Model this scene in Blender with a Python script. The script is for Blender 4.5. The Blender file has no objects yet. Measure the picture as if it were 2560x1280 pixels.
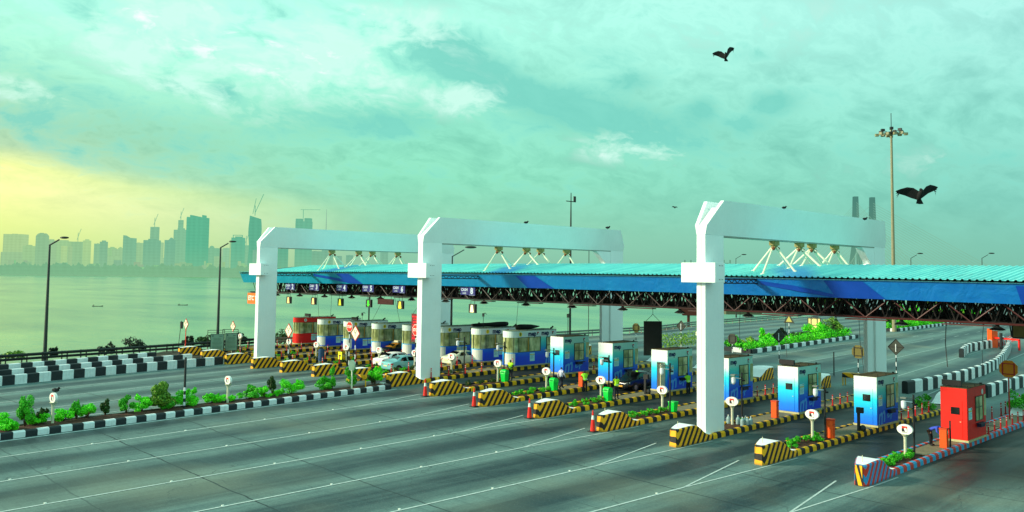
import bpy, bmesh, math, random
from math import sin, cos, pi, radians as R
from mathutils import Vector, Matrix, noise
rnd = random.Random(7)
sc = bpy.context.scene
col = sc.collection
# ------------------------------------------------------------------ camera (solved from the vanishing points)
FPX, PPX, PPY = 2183.96, 1280.0, 549.0
YAW, PIT, ROL = R(44.8767), R(3.6452), R(0.6963)
CAM = Vector((-42.797, -19.129, 9.958))
fw = Vector((sin(YAW)*cos(PIT), cos(YAW)*cos(PIT), sin(PIT)))
r0 = Vector((cos(YAW), -sin(YAW), 0)); u0 = r0.cross(fw)
rt = cos(ROL)*r0 + sin(ROL)*u0; up = -sin(ROL)*r0 + cos(ROL)*u0
cd = bpy.data.cameras.new('camera'); cam = bpy.data.objects.new('camera', cd); col.objects.link(cam)
cam.matrix_world = Matrix(((rt.x, up.x, -fw.x, CAM.x), (rt.y, up.y, -fw.y, CAM.y), (rt.z, up.z, -fw.z, CAM.z), (0, 0, 0, 1)))
cd.sensor_width = 36; cd.lens = FPX/2560*36; cd.shift_y = -91/2560; cd.clip_start = .5; cd.clip_end = 20000
sc.camera = cam
def ray(px, py): return rt*((px-PPX)/FPX) + up*((PPY-py)/FPX) + fw
def lerp(x, xs, ys):
    if x <= xs[0]: return ys[0]
    for i in range(1, len(xs)):
        if x <= xs[i]: return ys[i-1]+(ys[i]-ys[i-1])*(x-xs[i-1])/(xs[i]-xs[i-1])
    return ys[-1]
def base(Y): return lerp(Y, [-30, 0, 37.8, 59.4, 75.6, 120], [-.3, 0, 1.04, .64, .6, .5])
def g(X, Y):
    w = min(max(Y/37.8, 0), 1)
    return base(Y) + .026*min(max(X, 0), 20)*w
def onZ(px, py, z):
    r = ray(px, py); t = (z-CAM.z)/r.z; return CAM + r*t
def onX(px, py, X):
    r = ray(px, py); return CAM + r*((X-CAM.x)/r.x)
def onY(px, py, Y):
    r = ray(px, py); return CAM + r*((Y-CAM.y)/r.y)
def G(px, py, dz=0):
    z = .6
    for i in range(30):
        p = onZ(px, py, z+dz); z = .5*z + .5*g(p.x, p.y)
    return p
def zat(P, px, py):
    r = ray(px, py); d = math.hypot(P[0]-CAM.x, P[1]-CAM.y); return CAM.z + r.z*d/math.hypot(r.x, r.y)
def far(px, py, D):
    r = ray(px, py); return CAM + r*(D/math.hypot(r.x, r.y))
# ------------------------------------------------------------------ materials
def s2l(c):
    return tuple((v/255/12.92 if v/255 <= .04045 else ((v/255+.055)/1.055)**2.4) for v in c)
class NT:
    def __init__(s, nt): s.nt = nt
    def n(s, t, **k):
        x = s.nt.nodes.new(t)
        for a, b in k.items():
            if a.startswith('i_'):
                key = a[2:]; key = int(key) if key.isdigit() else key.replace('_', ' ')
                x.inputs[key].default_value = b
            else: setattr(x, a, b)
        return x
    def l(s, a, b): s.nt.links.new(a, b)
    def val(s, sock, v):
        if isinstance(v, (int, float)): sock.default_value = v
        else: s.l(v, sock)
    def m(s, op, a, b=0, c=None, clamp=False):
        x = s.nt.nodes.new('ShaderNodeMath'); x.operation = op; x.use_clamp = clamp
        s.val(x.inputs[0], a); s.val(x.inputs[1], b)
        if c is not None: s.val(x.inputs[2], c)
        return x.outputs[0]
    def mix(s, f, a, b, bt='MIX'):
        x = s.nt.nodes.new('ShaderNodeMix'); x.data_type = 'RGBA'; x.blend_type = bt
        s.val(x.inputs[0], f)
        for i, v in ((6, a), (7, b)):
            if isinstance(v, tuple): x.inputs[i].default_value = (*v[:3], 1)
            else: s.l(v, x.inputs[i])
        return x.outputs[2]
    def noise(s, vec, scale, detail=3, rough=.55):
        x = s.nt.nodes.new('ShaderNodeTexNoise'); x.inputs['Scale'].default_value = scale; x.inputs['Detail'].default_value = detail
        x.inputs['Roughness'].default_value = rough
        if vec is not None: s.l(vec, x.inputs['Vector'])
        return x.outputs[0]
    def mapr(s, v, a, b, c=0., d=1.):
        x = s.nt.nodes.new('ShaderNodeMapRange'); s.l(v, x.inputs[0])
        for i, q in enumerate((a, b, c, d)): x.inputs[i+1].default_value = q
        return x.outputs[0]
    def ramp(s, v, stops, interp='LINEAR'):
        x = s.nt.nodes.new('ShaderNodeValToRGB'); cr = x.color_ramp; cr.interpolation = interp
        while len(cr.elements) < len(stops): cr.elements.new(.5)
        for e, (p, c) in zip(cr.elements, stops): e.position = p; e.color = (*c[:3], 1)
        s.val(x.inputs[0], v); return x.outputs[0]
    def sep(s, v):
        x = s.nt.nodes.new('ShaderNodeSeparateXYZ'); s.l(v, x.inputs[0]); return x.outputs
    def comb(s, a, b, c):
        x = s.nt.nodes.new('ShaderNodeCombineXYZ')
        for i, v in enumerate((a, b, c)): s.val(x.inputs[i], v)
        return x.outputs[0]
def newmat(name):
    m = bpy.data.materials.new(name); m.use_nodes = True
    N = NT(m.node_tree); b = m.node_tree.nodes['Principled BSDF']
    return m, N, b
MC = {}
def M(name, c, rough=.6, var=.18, scale=3., metal=0., spec=.4, dirt=0., emis=None):
    """plain painted surface with procedural mottling; c is sRGB"""
    if name in MC: return MC[name]
    m, N, b = newmat(name); c = s2l(c)
    tc = N.n('ShaderNodeTexCoord').outputs['Object']
    n1 = N.noise(tc, scale, 5, .6); n2 = N.noise(tc, scale*9, 2)
    f = N.m('ADD', N.m('MULTIPLY', n1, .7), N.m('MULTIPLY', n2, .3))
    f = N.mapr(f, .3, .7)
    lo = tuple(v*(1-var) for v in c); hi = tuple(min(1, v*(1+var*.7)+.004) for v in c)
    cc = N.mix(f, lo, hi)
    if dirt:
        z = N.sep(tc)[2]
        st = N.n('ShaderNodeMapping'); st.inputs['Scale'].default_value = (4, 4, .35); N.l(tc, st.inputs[0])
        d = N.mapr(N.noise(st.outputs[0], 1.6, 4, .65), .5, .75)
        cc = N.mix(N.m('MULTIPLY', d, dirt), cc, tuple(v*.35 for v in c))
    N.l(cc, b.inputs['Base Color']); b.inputs['Roughness'].default_value = rough; b.inputs['Metallic'].default_value = metal
    b.inputs['Specular IOR Level'].default_value = spec
    if emis: 
        b.inputs['Emission Color'].default_value = (*c, 1); b.inputs['Emission Strength'].default_value = emis
    MC[name] = m; return m
# ------------------------------------------------------------------ mesh builder
TXT = {}
def text_data(s, bold=.0):
    k = (s, bold)
    if k not in TXT:
        cu = bpy.data.curves.new('t', 'FONT'); cu.body = s; cu.size = 1; cu.align_x = 'CENTER'; cu.align_y = 'CENTER'; cu.offset = bold; cu.resolution_u = 2
        o = bpy.data.objects.new('t', cu); col.objects.link(o)
        dg = bpy.context.evaluated_depsgraph_get(); me = bpy.data.meshes.new_from_object(o.evaluated_get(dg))
        TXT[k] = ([tuple(v.co) for v in me.vertices], [tuple(p.vertices) for p in me.polygons])
        bpy.data.objects.remove(o); bpy.data.curves.remove(cu); bpy.data.meshes.remove(me)
    return TXT[k]
class MB:
    def __init__(s): s.v = []; s.f = []; s.m = []
    def add(s, vs, fs, mi=0):
        n = len(s.v); s.v += [tuple(v) for v in vs]; s.f += [tuple(i+n for i in f) for f in fs]
        s.m += (mi if isinstance(mi, list) else [mi]*len(fs)); return s
    def box(s, c, d, rz=0, mi=0):
        x, y, z = (q/2 for q in d); C_, S_ = cos(rz), sin(rz)
        vs = [(c[0]+a*x*C_-b*y*S_, c[1]+a*x*S_+b*y*C_, c[2]+e*z) for a in (-1, 1) for b in (-1, 1) for e in (-1, 1)]
        return s.add(vs, [(0, 1, 3, 2), (4, 6, 7, 5), (0, 4, 5, 1), (2, 3, 7, 6), (0, 2, 6, 4), (1, 5, 7, 3)], mi)
    def b2(s, a, b, mi=0):
        return s.box([(p+q)/2 for p, q in zip(a, b)], [abs(q-p) for p, q in zip(a, b)], 0, mi)
    def tube(s, p, q, r, r2=None, n=8, mi=0, cap=True):
        p, q = Vector(p), Vector(q); d = q-p
        if d.length < 1e-6: return s
        r2 = r if r2 is None else r2
        a = d.orthogonal().normalized(); b = d.normalized().cross(a); vs = []
        for c, rr in ((p, r), (q, r2)):
            for i in range(n):
                t = 2*pi*i/n; vs.append(c+a*rr*cos(t)+b*rr*sin(t))
        fs = [(i, (i+1) % n, n+(i+1) % n, n+i) for i in range(n)]
        if cap: fs += [tuple(range(n-1, -1, -1)), tuple(range(n, 2*n))]
        return s.add(vs, fs, mi)
    def path(s, pts, r, n=5, mi=0):
        for a, b in zip(pts, pts[1:]): s.tube(a, b, r, None, n, mi)
        return s
    def prism(s, poly, axis, a, b, mi=0):
        """poly: 2-D outline in the plane normal to axis, extruded from a to b"""
        def P(u, v, w): return {'x': (w, u, v), 'y': (u, w, v), 'z': (u, v, w)}[axis]
        n = len(poly); vs = [P(u, v, a) for u, v in poly]+[P(u, v, b) for u, v in poly]
        return s.add(vs, [tuple(range(n)), tuple(range(2*n-1, n-1, -1))]+[(i, n+i, n+(i+1) % n, (i+1) % n) for i in range(n)], mi)
    def lathe(s, prof, c=(0, 0, 0), n=16, mi=0, sy=1.):
        vs = []; fs = []
        for r, z in prof:
            for i in range(n): t = 2*pi*i/n; vs.append((c[0]+r*cos(t), c[1]+sy*r*sin(t), c[2]+z))
        for k in range(len(prof)-1):
            for i in range(n): fs.append((k*n+i, k*n+(i+1) % n, (k+1)*n+(i+1) % n, (k+1)*n+i))
        fs += [tuple(range(n-1, -1, -1)), tuple(range((len(prof)-1)*n, len(prof)*n))]
        return s.add(vs, fs, mi)
    def quad(s, *p, mi=0): return s.add(p, [tuple(range(len(p)))], mi)
    def text(s, t, size, o, xd=(1, 0, 0), yd=(0, 0, 1), mi=0, bold=0., w=None):
        vs, fs = text_data(t, bold); k = size
        if w:
            xs = [v[0] for v in vs]; kx = w/(max(xs)-min(xs))
        else: kx = k
        o, xd, yd = Vector(o), Vector(xd), Vector(yd)
        return s.add([o+xd*v[0]*kx+yd*v[1]*k for v in vs], fs, mi)
    def sphere(s, c, r, n=8, m=6, mi=0):
        if isinstance(r, (int, float)): r = (r, r, r)
        vs = []; fs = []
        for j in range(m+1):
            ph = pi*j/m
            for i in range(n): t = 2*pi*i/n; vs.append((c[0]+r[0]*sin(ph)*cos(t), c[1]+r[1]*sin(ph)*sin(t), c[2]+r[2]*cos(ph)))
        for j in range(m):
            for i in range(n): fs.append((j*n+i, (j+1)*n+i, (j+1)*n+(i+1) % n, j*n+(i+1) % n))
        return s.add(vs, fs, mi)
    def build(s, name, mats, parent=None, smooth=False, bevel=0., fix=True):
        me = bpy.data.meshes.new(name); me.from_pydata(s.v, [], s.f)
        if not isinstance(mats, (list, tuple)): mats = [mats]
        for q in mats: me.materials.append(q)
        me.polygons.foreach_set('material_index', s.m)
        if fix and not smooth == 'leaf':
            bm = bmesh.new(); bm.from_mesh(me); bmesh.ops.remove_doubles(bm, verts=bm.verts, dist=1e-5) if smooth else None
            bmesh.ops.recalc_face_normals(bm, faces=bm.faces); bm.to_mesh(me); bm.free()
        if smooth is True: me.polygons.foreach_set('use_smooth', [True]*len(me.polygons))
        me.update()
        o = bpy.data.objects.new(name, me); col.objects.link(o)
        if parent: o.parent = parent
        if bevel:
            bv = o.modifiers.new('b', 'BEVEL'); bv.width = bevel; bv.segments = 2; bv.limit_method = 'ANGLE'
        return o
def tag(o, label, cat, group=None):
    o['label'] = label; o['category'] = cat
    if group: o['group'] = group
    return o
def thing(name, label, cat, loc=(0, 0, 0), rz=0, group=None):
    o = bpy.data.objects.new(name, None); col.objects.link(o); o.location = loc; o.rotation_euler = (0, 0, rz); o.empty_display_size = .2
    return tag(o, label, cat, group)
def struct(o, kind='structure'):
    o['kind'] = kind; return o
def dup(root, label=None, loc=None, rz=None):
    r = root.copy(); col.objects.link(r)
    def rec(a, b):
        for ch in a.children:
            c = ch.copy(); col.objects.link(c); c.parent = b; rec(ch, c)
    rec(root, r)
    if label: r['label'] = label
    if loc is not None: r.location = loc
    if rz is not None: r.rotation_euler = (0, 0, rz)
    return r
# common materials
WHITE = M('white_paint', (236, 240, 232), .55, .10, 1.2, dirt=.10)
CREAM = M('cream_paint', (222, 214, 178), .6, .15)
BLACK = M('black_paint', (26, 28, 30), .55, .3)
DARK = M('dark_metal', (34, 38, 38), .5, .3)
GREY = M('grey_metal', (120, 126, 118), .5, .2)
GALV = M('galvanised_steel', (96, 106, 100), .45, .25, metal=.5)
YEL = M('yellow_paint', (255, 184, 0), .6, .2, 6, dirt=.22)
BLK = M('black_road_paint', (22, 26, 34), .6, .4, 6)
REDP = M('red_paint', (246, 24, 2), .5, .12, dirt=.15)
ORANGE = M('orange_paint', (250, 84, 4), .5, .12)
REDB = M('dull_red_paint', (204, 60, 44), .6, .2, 5)
CYANP = M('light_blue_paint', (52, 160, 206), .6, .2, 5)
NAVY = M('navy_ink', (14, 34, 92), .6, .1)
KW = M('white_kerb_paint', (226, 232, 232), .65, .12, 5, dirt=.25)
KB = M('black_kerb_paint', (30, 40, 44), .6, .35, 5)
CONC = M('concrete', (128, 124, 98), .85, .25, 1.5, dirt=.5)
SOIL = M('brown_soil', (78, 46, 30), .95, .45, 3)
GREEN = M('green_plastic', (10, 214, 74), .35, .12, 2, dirt=.25)
RUST = M('rust_red_steel', (112, 36, 22), .6, .35, 3)
TRUSSD = M('dark_brown_steel', (24, 17, 15), .7, .3, 3)
GLASSD = M('dark_glass', (16, 22, 24), .08, .3, 2, spec=.8)
TYRE = M('tyre_rubber', (20, 20, 20), .8, .2)
RIM = M('alloy_rim', (150, 154, 158), .35, .1, metal=.7)
LAMPR = M('red_lamp_lens', (205, 12, 30), .2, .1)
POSTER = M('poster_paper', (190, 250, 250), .6, .12, 8)
POSTERY = M('poster_yellow_band', (220, 200, 90), .6, .1)
ROOFTOP = M('stained_flat_roof', (86, 78, 44), .9, .4, 2.5, dirt=.6)
# ------------------------------------------------------------------ sky, sun
SUN_EL, SUN_AZ = R(24), R(-52)     # azimuth from +Y towards +X
sd = Vector((sin(SUN_AZ)*cos(SUN_EL), cos(SUN_AZ)*cos(SUN_EL), sin(SUN_EL)))
L = bpy.data.lights.new('sun', 'SUN'); L.energy = 5.0; L.angle = R(6); L.color = (1.0, .88, .64)
so = bpy.data.objects.new('sun', L); col.objects.link(so); so.rotation_euler = sd.to_track_quat('Z', 'Y').to_euler()
w = bpy.data.worlds.new('World'); sc.world = w; w.use_nodes = True; N = NT(w.node_tree); bg = w.node_tree.nodes['Background']
tc = N.n('ShaderNodeTexCoord').outputs['Generated']
vn = N.n('ShaderNodeVectorMath', operation='NORMALIZE'); N.l(tc, vn.inputs[0]); D = vn.outputs[0]
sx, sy, sz = N.sep(D)
fx, fy = sin(YAW), cos(YAW)
fwd = N.m('ADD', N.m('MULTIPLY', sx, fx), N.m('MULTIPLY', sy, fy)); rgt = N.m('SUBTRACT', N.m('MULTIPLY', sx, fy), N.m('MULTIPLY', sy, fx))
az = N.m('ARCTAN2', rgt, fwd)                       # 0 = north-east where the plaza faces, + to the right
el = N.m('ARCSINE', sz)
u = N.mapr(az, -.53, .53)
elw = N.m('ADD', el, N.m('MULTIPLY', N.m('SUBTRACT', N.noise(D, 2.2, 4), .5), .05))
e = N.mapr(elw, 0, .36); eL = N.m('ADD', e, N.m('MULTIPLY', N.m('MAXIMUM', N.mapr(az, -.53, .53), 0), .30))
colL = N.ramp(eL, [(0, s2l((196, 222, 140))), (.12, s2l((230, 244, 148))), (.22, s2l((255, 255, 170))), (.28, s2l((244, 250, 160))), (.33, s2l((184, 220, 176))), (.42, s2l((170, 222, 184))), (.55, s2l((172, 240, 206))), (.75, s2l((178, 252, 226))), (1, s2l((190, 255, 236)))])
colM = N.ramp(e, [(0, s2l((132, 188, 160))), (.12, s2l((142, 206, 172))), (.3, s2l((136, 220, 184))), (.5, s2l((146, 230, 200))), (.75, s2l((172, 250, 226))), (1, s2l((180, 250, 232)))])
colR = N.ramp(e, [(0, s2l((118, 186, 164))), (.2, s2l((122, 200, 182))), (.45, s2l((144, 222, 204))), (.75, s2l((168, 236, 224))), (1, s2l((182, 242, 232)))])
a1 = N.mapr(u, 0., .36); a2 = N.mapr(u, .4, 1.)
# the diagonal edge of the cloud bank: yellow gap closes towards the right
c1 = N.mix(a1, colL, colM); c2 = N.mix(a2, c1, colR)
# clouds on a plane overhead
k = N.m('ADD', N.m('MAXIMUM', sz, 0), .42)
pv = N.comb(N.m('DIVIDE', sx, k), N.m('DIVIDE', sy, k), 0)
rot = N.n('ShaderNodeMapping'); rot.inputs['Rotation'].default_value = (0, 0, R(35)); rot.inputs['Scale'].default_value = (1, 1.25, 1); rot.inputs['Location'].default_value = (3.1, 1.7, 0); N.l(pv, rot.inputs[0]); pv = rot.outputs[0]
nw = N.n('ShaderNodeTexNoise'); nw.inputs['Scale'].default_value = 6.0; nw.inputs['Detail'].default_value = 3; N.l(pv, nw.inputs['Vector'])
va = N.n('ShaderNodeVectorMath', operation='MULTIPLY_ADD'); N.l(nw.outputs['Color'], va.inputs[0]); va.inputs[1].default_value = (.12, .12, 0); N.l(pv, va.inputs[2]); pw = va.outputs[0]
nA = N.noise(pw, 6.5, 8, .62); nB = N.noise(pw, 17, 7, .62)
cl = N.m('ADD', N.m('MULTIPLY', nA, .62), N.m('MULTIPLY', nB, .38))
def patch(px, py, rx, ry, tilt=0):
    """soft cloud patch fixed in sky direction"""
    r = ray(px, py).normalized(); f0 = r.x*fx+r.y*fy; r_ = r.x*fy-r.y*fx; a0, e0 = math.atan2(r_, f0), math.asin(r.z)
    da = N.m('SUBTRACT', az, a0); de = N.m('ADD', N.m('SUBTRACT', el, e0), N.m('MULTIPLY', da, tilt))
    q = N.m('ADD', N.m('POWER', N.m('ABSOLUTE', N.m('DIVIDE', da, rx/2184)), 2), N.m('POWER', N.m('ABSOLUTE', N.m('DIVIDE', de, ry/2184)), 2))
    return N.m('EXPONENT', N.m('MULTIPLY', q, -1.0))
def total(ps):
    t_ = None
    for p in ps:
        w_ = N.m('MULTIPLY', patch(*p[:5]), p[5]); t_ = w_ if t_ is None else N.m('ADD', t_, w_)
    return t_
D_ = total([(1150, 130, 130, 60, .35, .9), (1300, 225, 300, 55, .3, .8), (1560, 300, 260, 60, .15, .8), (1935, 255, 60, 30, 0, 1.1), (1755, 272, 38, 30, 0, .9), (1590, 205, 60, 30, 0, .8), (1000, 300, 160, 45, 0, .6), (750, 300, 200, 50, 0, .5), (230, 330, 420, 80, .1, .5), (120, 200, 260, 40, .3, .35), (220, 30, 50, 40, .4, .4), (560, 230, 40, 25, 0, .6), (450, 215, 60, 20, 0, .5), (1900, 140, 80, 22, .1, .35), (1480, 130, 140, 30, 0, .3), (1880, 315, 60, 22, 0, .5), (2300, 395, 300, 30, .1, .2)])
lo = N.mapr(el, .03, .12)
cm = N.m('ADD', N.m('MULTIPLY', N.m('SUBTRACT', N.mapr(cl, .36, .64), .5), N.m('MULTIPLY', lo, .34)), .985)
cmc = N.comb(N.m('POWER', cm, 1.5), cm, cm); c2 = N.mix(1.0, c2, cmc, 'MULTIPLY')
dark = N.m('MULTIPLY', N.mapr(N.m('ADD', cl, N.m('MULTIPLY', D_, .22)), .55, .70), lo)
c3 = N.mix(N.m('MULTIPLY', dark, .8), c2, s2l((112, 204, 188)))
B_ = total([(640, 110, 330, 110, .12, 1.0), (1000, 60, 260, 50, 0, .6), (350, 150, 250, 60, .4, .6), (1180, 255, 90, 40, 0, .7), (1600, 375, 160, 40, .05, .75), (60, 230, 90, 30, .2, .8), (1900, 60, 500, 90, 0, .3), (2350, 400, 260, 40, -.1, .3), (900, 190, 200, 60, 0, .4)])
hi = N.m('MULTIPLY', N.mapr(N.m('SUBTRACT', cl, N.m('MULTIPLY', B_, .14)), .46, .34), N.mapr(B_, .05, .45))
c4 = N.mix(N.m('MULTIPLY', hi, .75), c3, s2l((214, 255, 240)))
vb = N.n('ShaderNodeVectorMath', operation='ADD'); N.l(pw, vb.inputs[0]); vb.inputs[1].default_value = (5.3, 2.1, 0)
nS = N.noise(vb.outputs[0], 11.0, 7, .62)
spk = N.m('MULTIPLY', N.mapr(nS, .56, .66), N.mapr(total([(660, 115, 270, 75, .12, 1.0), (920, 50, 70, 30, .1, .8), (60, 235, 70, 25, .2, .6), (1500, 380, 130, 22, 0, .35), (320, 30, 90, 40, .2, .6), (800, 170, 60, 35, 0, .8)]), .15, .7))
c4 = N.mix(N.m('MULTIPLY', spk, .85), c4, (1, .95, 1.0))
# unseen sky behind the viewer and overhead is raised as added fill light
back = N.m('MULTIPLY', N.mapr(fwd, .35, -.3), N.mapr(el, -.05, .1))
c5 = N.mix(N.m('MULTIPLY', back, 1.), c4, (.46, .92, .86))
c5 = N.mix(N.mapr(el, .40, .9), c5, (.46, .90, .82))
c5 = N.mix(N.mapr(el, -.01, -.05), c5, (.10, .22, .17))
sky = N.n('ShaderNodeTexSky'); sky.sky_type = 'NISHITA'; sky.sun_disc = False; sky.sun_elevation = SUN_EL; sky.sun_rotation = SUN_AZ
c6 = N.mix(.006, c5, sky.outputs[0], 'ADD')
N.l(c6, bg.inputs[0]); bg.inputs[1].default_value = 1.05
sc.view_settings.view_transform = 'Standard'; sc.view_settings.look = 'None'; sc.view_settings.exposure = 0; sc.view_settings.gamma = 1
# ------------------------------------------------------------------ water
m, N, b = newmat('sea_water'); tc = N.n('ShaderNodeTexCoord').outputs['Object']
mp = N.n('ShaderNodeMapping'); mp.inputs['Scale'].default_value = (1, .35, 1); mp.inputs['Rotation'].default_value = (0, 0, R(-45)); N.l(tc, mp.inputs[0])
n1 = N.noise(mp.outputs[0], .35, 4, .6); n2 = N.noise(mp.outputs[0], .02, 6, .7)
bp = N.n('ShaderNodeBump'); bp.inputs['Strength'].default_value = .35; bp.inputs['Distance'].default_value = .6; N.l(n1, bp.inputs['Height']); N.l(bp.outputs[0], b.inputs['Normal'])
N.l(N.mix(N.mapr(n2, .35, .65), (.03, .15, .07), (.20, .36, .12)), b.inputs['Base Color']); b.inputs['Roughness'].default_value = .22; b.inputs['IOR'].default_value = 1.33
SEAZ = -4.0
o = MB().quad((-3000, -200, SEAZ), (9000, -3000, SEAZ), (9000, 9000, SEAZ), (-3000, 9000, SEAZ)).build('sea_water', m); struct(o)
# ------------------------------------------------------------------ ground sheet
EDGE = [(-90, 62), (-40, 70.5), (-18, 77), (0, 80.3), (12, 79.5), (30, 70.5), (48, 64.6), (72, 64.6), (91, 69.5), (150, 77.5), (260, 92), (420, 116)]
def edgeY(X): return lerp(X, [p[0] for p in EDGE], [p[1] for p in EDGE])
m, N, b = newmat('worn_asphalt'); at = N.n('ShaderNodeUVMap', uv_map='lane').outputs[0]; tc = N.n('ShaderNodeTexCoord').outputs['Object']
ux, uv, _ = N.sep(at)
def st(sx_, sy_, sc_, det=4): 
    return N.noise(N.comb(N.m('MULTIPLY', ux, sx_), N.m('MULTIPLY', uv, sy_), 0), sc_, det, .6)
lane = N.m('MULTIPLY', N.m('ABSOLUTE', N.m('SUBTRACT', N.m('FRACT', N.m('DIVIDE', N.m('ADD', uv, 1.0), 5.4)), .5)), 2)  # 0 in mid lane, 1 on the lane line
s1 = st(.045, 1, .75); s2_ = st(.02, 1, 2.2); s3 = st(.09, 1, 6, 3); s4 = N.noise(tc, .25, 5, .6); s5 = st(3.5, .25, 1.1, 3)
dk = N.m('ADD', N.m('MULTIPLY', s1, .42), N.m('ADD', N.m('MULTIPLY', s2_, .22), N.m('ADD', N.m('MULTIPLY', s3, .12), N.m('MULTIPLY', s4, .24))))
dk = N.m('ADD', dk, N.m('MULTIPLY', N.m('SUBTRACT', N.mapr(lane, .1, .9), .5), .26))
f = N.mapr(dk, .38, .62)
cc = N.mix(f, s2l((12, 36, 44)), s2l((104, 132, 128)))
s6 = st(.16, 1, 16, 4); cc = N.mix(N.m('MULTIPLY', N.mapr(s6, .45, .7), .30), cc, s2l((24, 46, 52))); s7 = st(.5, .5, 22, 3); cc = N.mix(N.m('MULTIPLY', N.mapr(s7, .55, .75), .30), cc, s2l((150, 166, 156)))
cc = N.mix(N.m('MULTIPLY', N.mapr(s5, .5, .72), .35), cc, s2l((56, 82, 84)))
cc = N.mix(N.m('MULTIPLY', N.mapr(N.noise(tc, .09, 3), .52, .7), .4), cc, s2l((132, 132, 108)))
cc = N.mix(N.m('MULTIPLY', N.mapr(N.noise(tc, 9., 5, .7), .35, .7), .30), cc, s2l((50, 62, 62)))
# transverse construction joints every 5.3 m, thin cracks
jx = N.m('ADD', ux, N.m('MULTIPLY', N.noise(tc, .5, 4), .35))
j = N.m('ABSOLUTE', N.m('SUBTRACT', N.m('FRACT', N.m('DIVIDE', N.m('ADD', jx, 13.1+.17), 5.3)), .5)); j = N.mapr(j, .490, .4955)
jk = N.mapr(N.noise(N.comb(N.m('FLOOR', N.m('DIVIDE', ux, 5.3)), 0, 0), 7.3, 0), .35, .6)
cc = N.mix(N.m('MULTIPLY', N.m('MULTIPLY', j, .9), N.m('MAXIMUM', jk, .45)), cc, s2l((10, 22, 26)))
vo = N.n('ShaderNodeTexVoronoi', feature='DISTANCE_TO_EDGE'); vo.inputs['Scale'].default_value = .11
wv = N.n('ShaderNodeVectorMath', operation='MULTIPLY_ADD'); nn = N.n('ShaderNodeTexNoise'); nn.inputs['Scale'].default_value = .6; nn.inputs['Detail'].default_value = 5; N.l(tc, nn.inputs['Vector']); N.l(nn.outputs['Color'], wv.inputs[0]); wv.inputs[1].default_value = (3, 3, 0); N.l(tc, wv.inputs[2]); N.l(wv.outputs[0], vo.inputs['Vector'])
cc = N.mix(N.m('MULTIPLY', N.mapr(vo.outputs[0], .004, .0015), .5), cc, s2l((44, 56, 56)))
ox, oy, oz = N.sep(tc); can = N.m('MULTIPLY', N.mapr(ox, 2, 9), N.mapr(ox, 33, 24)); cc = N.mix(N.m('MULTIPLY', can, .8), cc, s2l((14, 18, 20)))  # canopy shade painted into the asphalt as a darker strip
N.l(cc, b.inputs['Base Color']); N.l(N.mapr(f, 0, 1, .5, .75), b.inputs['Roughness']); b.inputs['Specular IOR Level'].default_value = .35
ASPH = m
xs = [-90+i*1.5 for i in range(60)]+[i*1.2 for i in range(0, 50)]+[60+i*4 for i in range(0, 91)]
nY = 90; vs = []; uvs = []
def lanecoord(X, Y):
    if X < -7.5: a = 10+(Y-10)/(1+.0045*(X+7.5))
    else: a = Y
    l = Y-.22*min(X, 0)
    t = min(max((Y-(36.4+.11*min(X, 0)))/3, 0), 1)
    v = a*(1-t)+l*t
    if X > 45: v -= .10*(X-45)
    return X, v
for X in xs:
    e_ = edgeY(X)
    for k_ in range(nY+1):
        Y = -45+(e_+45)*k_/nY; vs.append((X, Y, g(X, Y))); uvs.append(lanecoord(X, Y))
fs = [(i*(nY+1)+k_, (i+1)*(nY+1)+k_, (i+1)*(nY+1)+k_+1, i*(nY+1)+k_+1) for i in range(len(xs)-1) for k_ in range(nY)]
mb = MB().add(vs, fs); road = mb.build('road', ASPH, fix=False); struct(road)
ul = road.data.uv_layers.new(name='lane')
for lp in road.data.loops: ul.data[lp.index].uv = uvs[lp.vertex_index]
road.data.polygons.foreach_set('use_smooth', [True]*len(road.data.polygons))
# sea embankment
ROCK = M('wet_rock', (58, 60, 42), .95, .6, .7)
mb = MB(); n = 0
P_ = []
for i in range(len(EDGE)-1):
    for t in range(8):
        X = EDGE[i][0]+(EDGE[i+1][0]-EDGE[i][0])*t/8; P_.append((X, edgeY(X)))
vs = []
for X, Y in P_:
    for d, z in ((0, -.01), (2.2, -.15), (3.2, -.5), (5.5, -2.5), (9, SEAZ-1-g(X, Y))):
        vs.append((X+rnd.uniform(-.3, .3), Y+d+(rnd.uniform(-.4, .4) if d else 0), g(X, Y)+z+(rnd.uniform(-.15, .15) if d else 0)))
fs = [(i*5+k_, (i+1)*5+k_, (i+1)*5+k_+1, i*5+k_+1) for i in range(len(P_)-1) for k_ in range(4)]
o = MB().add(vs, fs).build('embankment', ROCK, smooth=False); struct(o)
# ------------------------------------------------------------------ painted lines on the road
LINE = M('road_line_paint', (186, 200, 196), .7, .35, 5, dirt=.45)
FLINE = M('faded_line_paint', (150, 172, 166), .7, .2, 4)
lnb = MB(); flb = MB()
def gline(mb, a, b_, w_=.13, step=1.0, dash=None):
    a, b_ = Vector(a[:2]), Vector(b_[:2]); d = b_-a; Ln = d.length; d.normalize(); nrm = Vector((-d.y, d.x))*w_/2; t = 0
    while t < Ln-.05:
        t2 = min(t+step, Ln)
        if not dash or (t % (dash*2.5)) < dash:
            p, q = a+d*t, a+d*t2
            mb.quad(*[(v.x, v.y, g(v.x, v.y)+.014) for v in (p-nrm, q-nrm, q+nrm, p+nrm)])
        t = t2
def gpoly(mb, pts, w_=.13, **k):
    for a, b_ in zip(pts, pts[1:]): gline(mb, a, b_, w_, **k)
gpoly(lnb, [(-60, 29.3), (-28.9, 32.75), (-1.8, 35.6), (-.5, 35.85)], .18)
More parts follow.
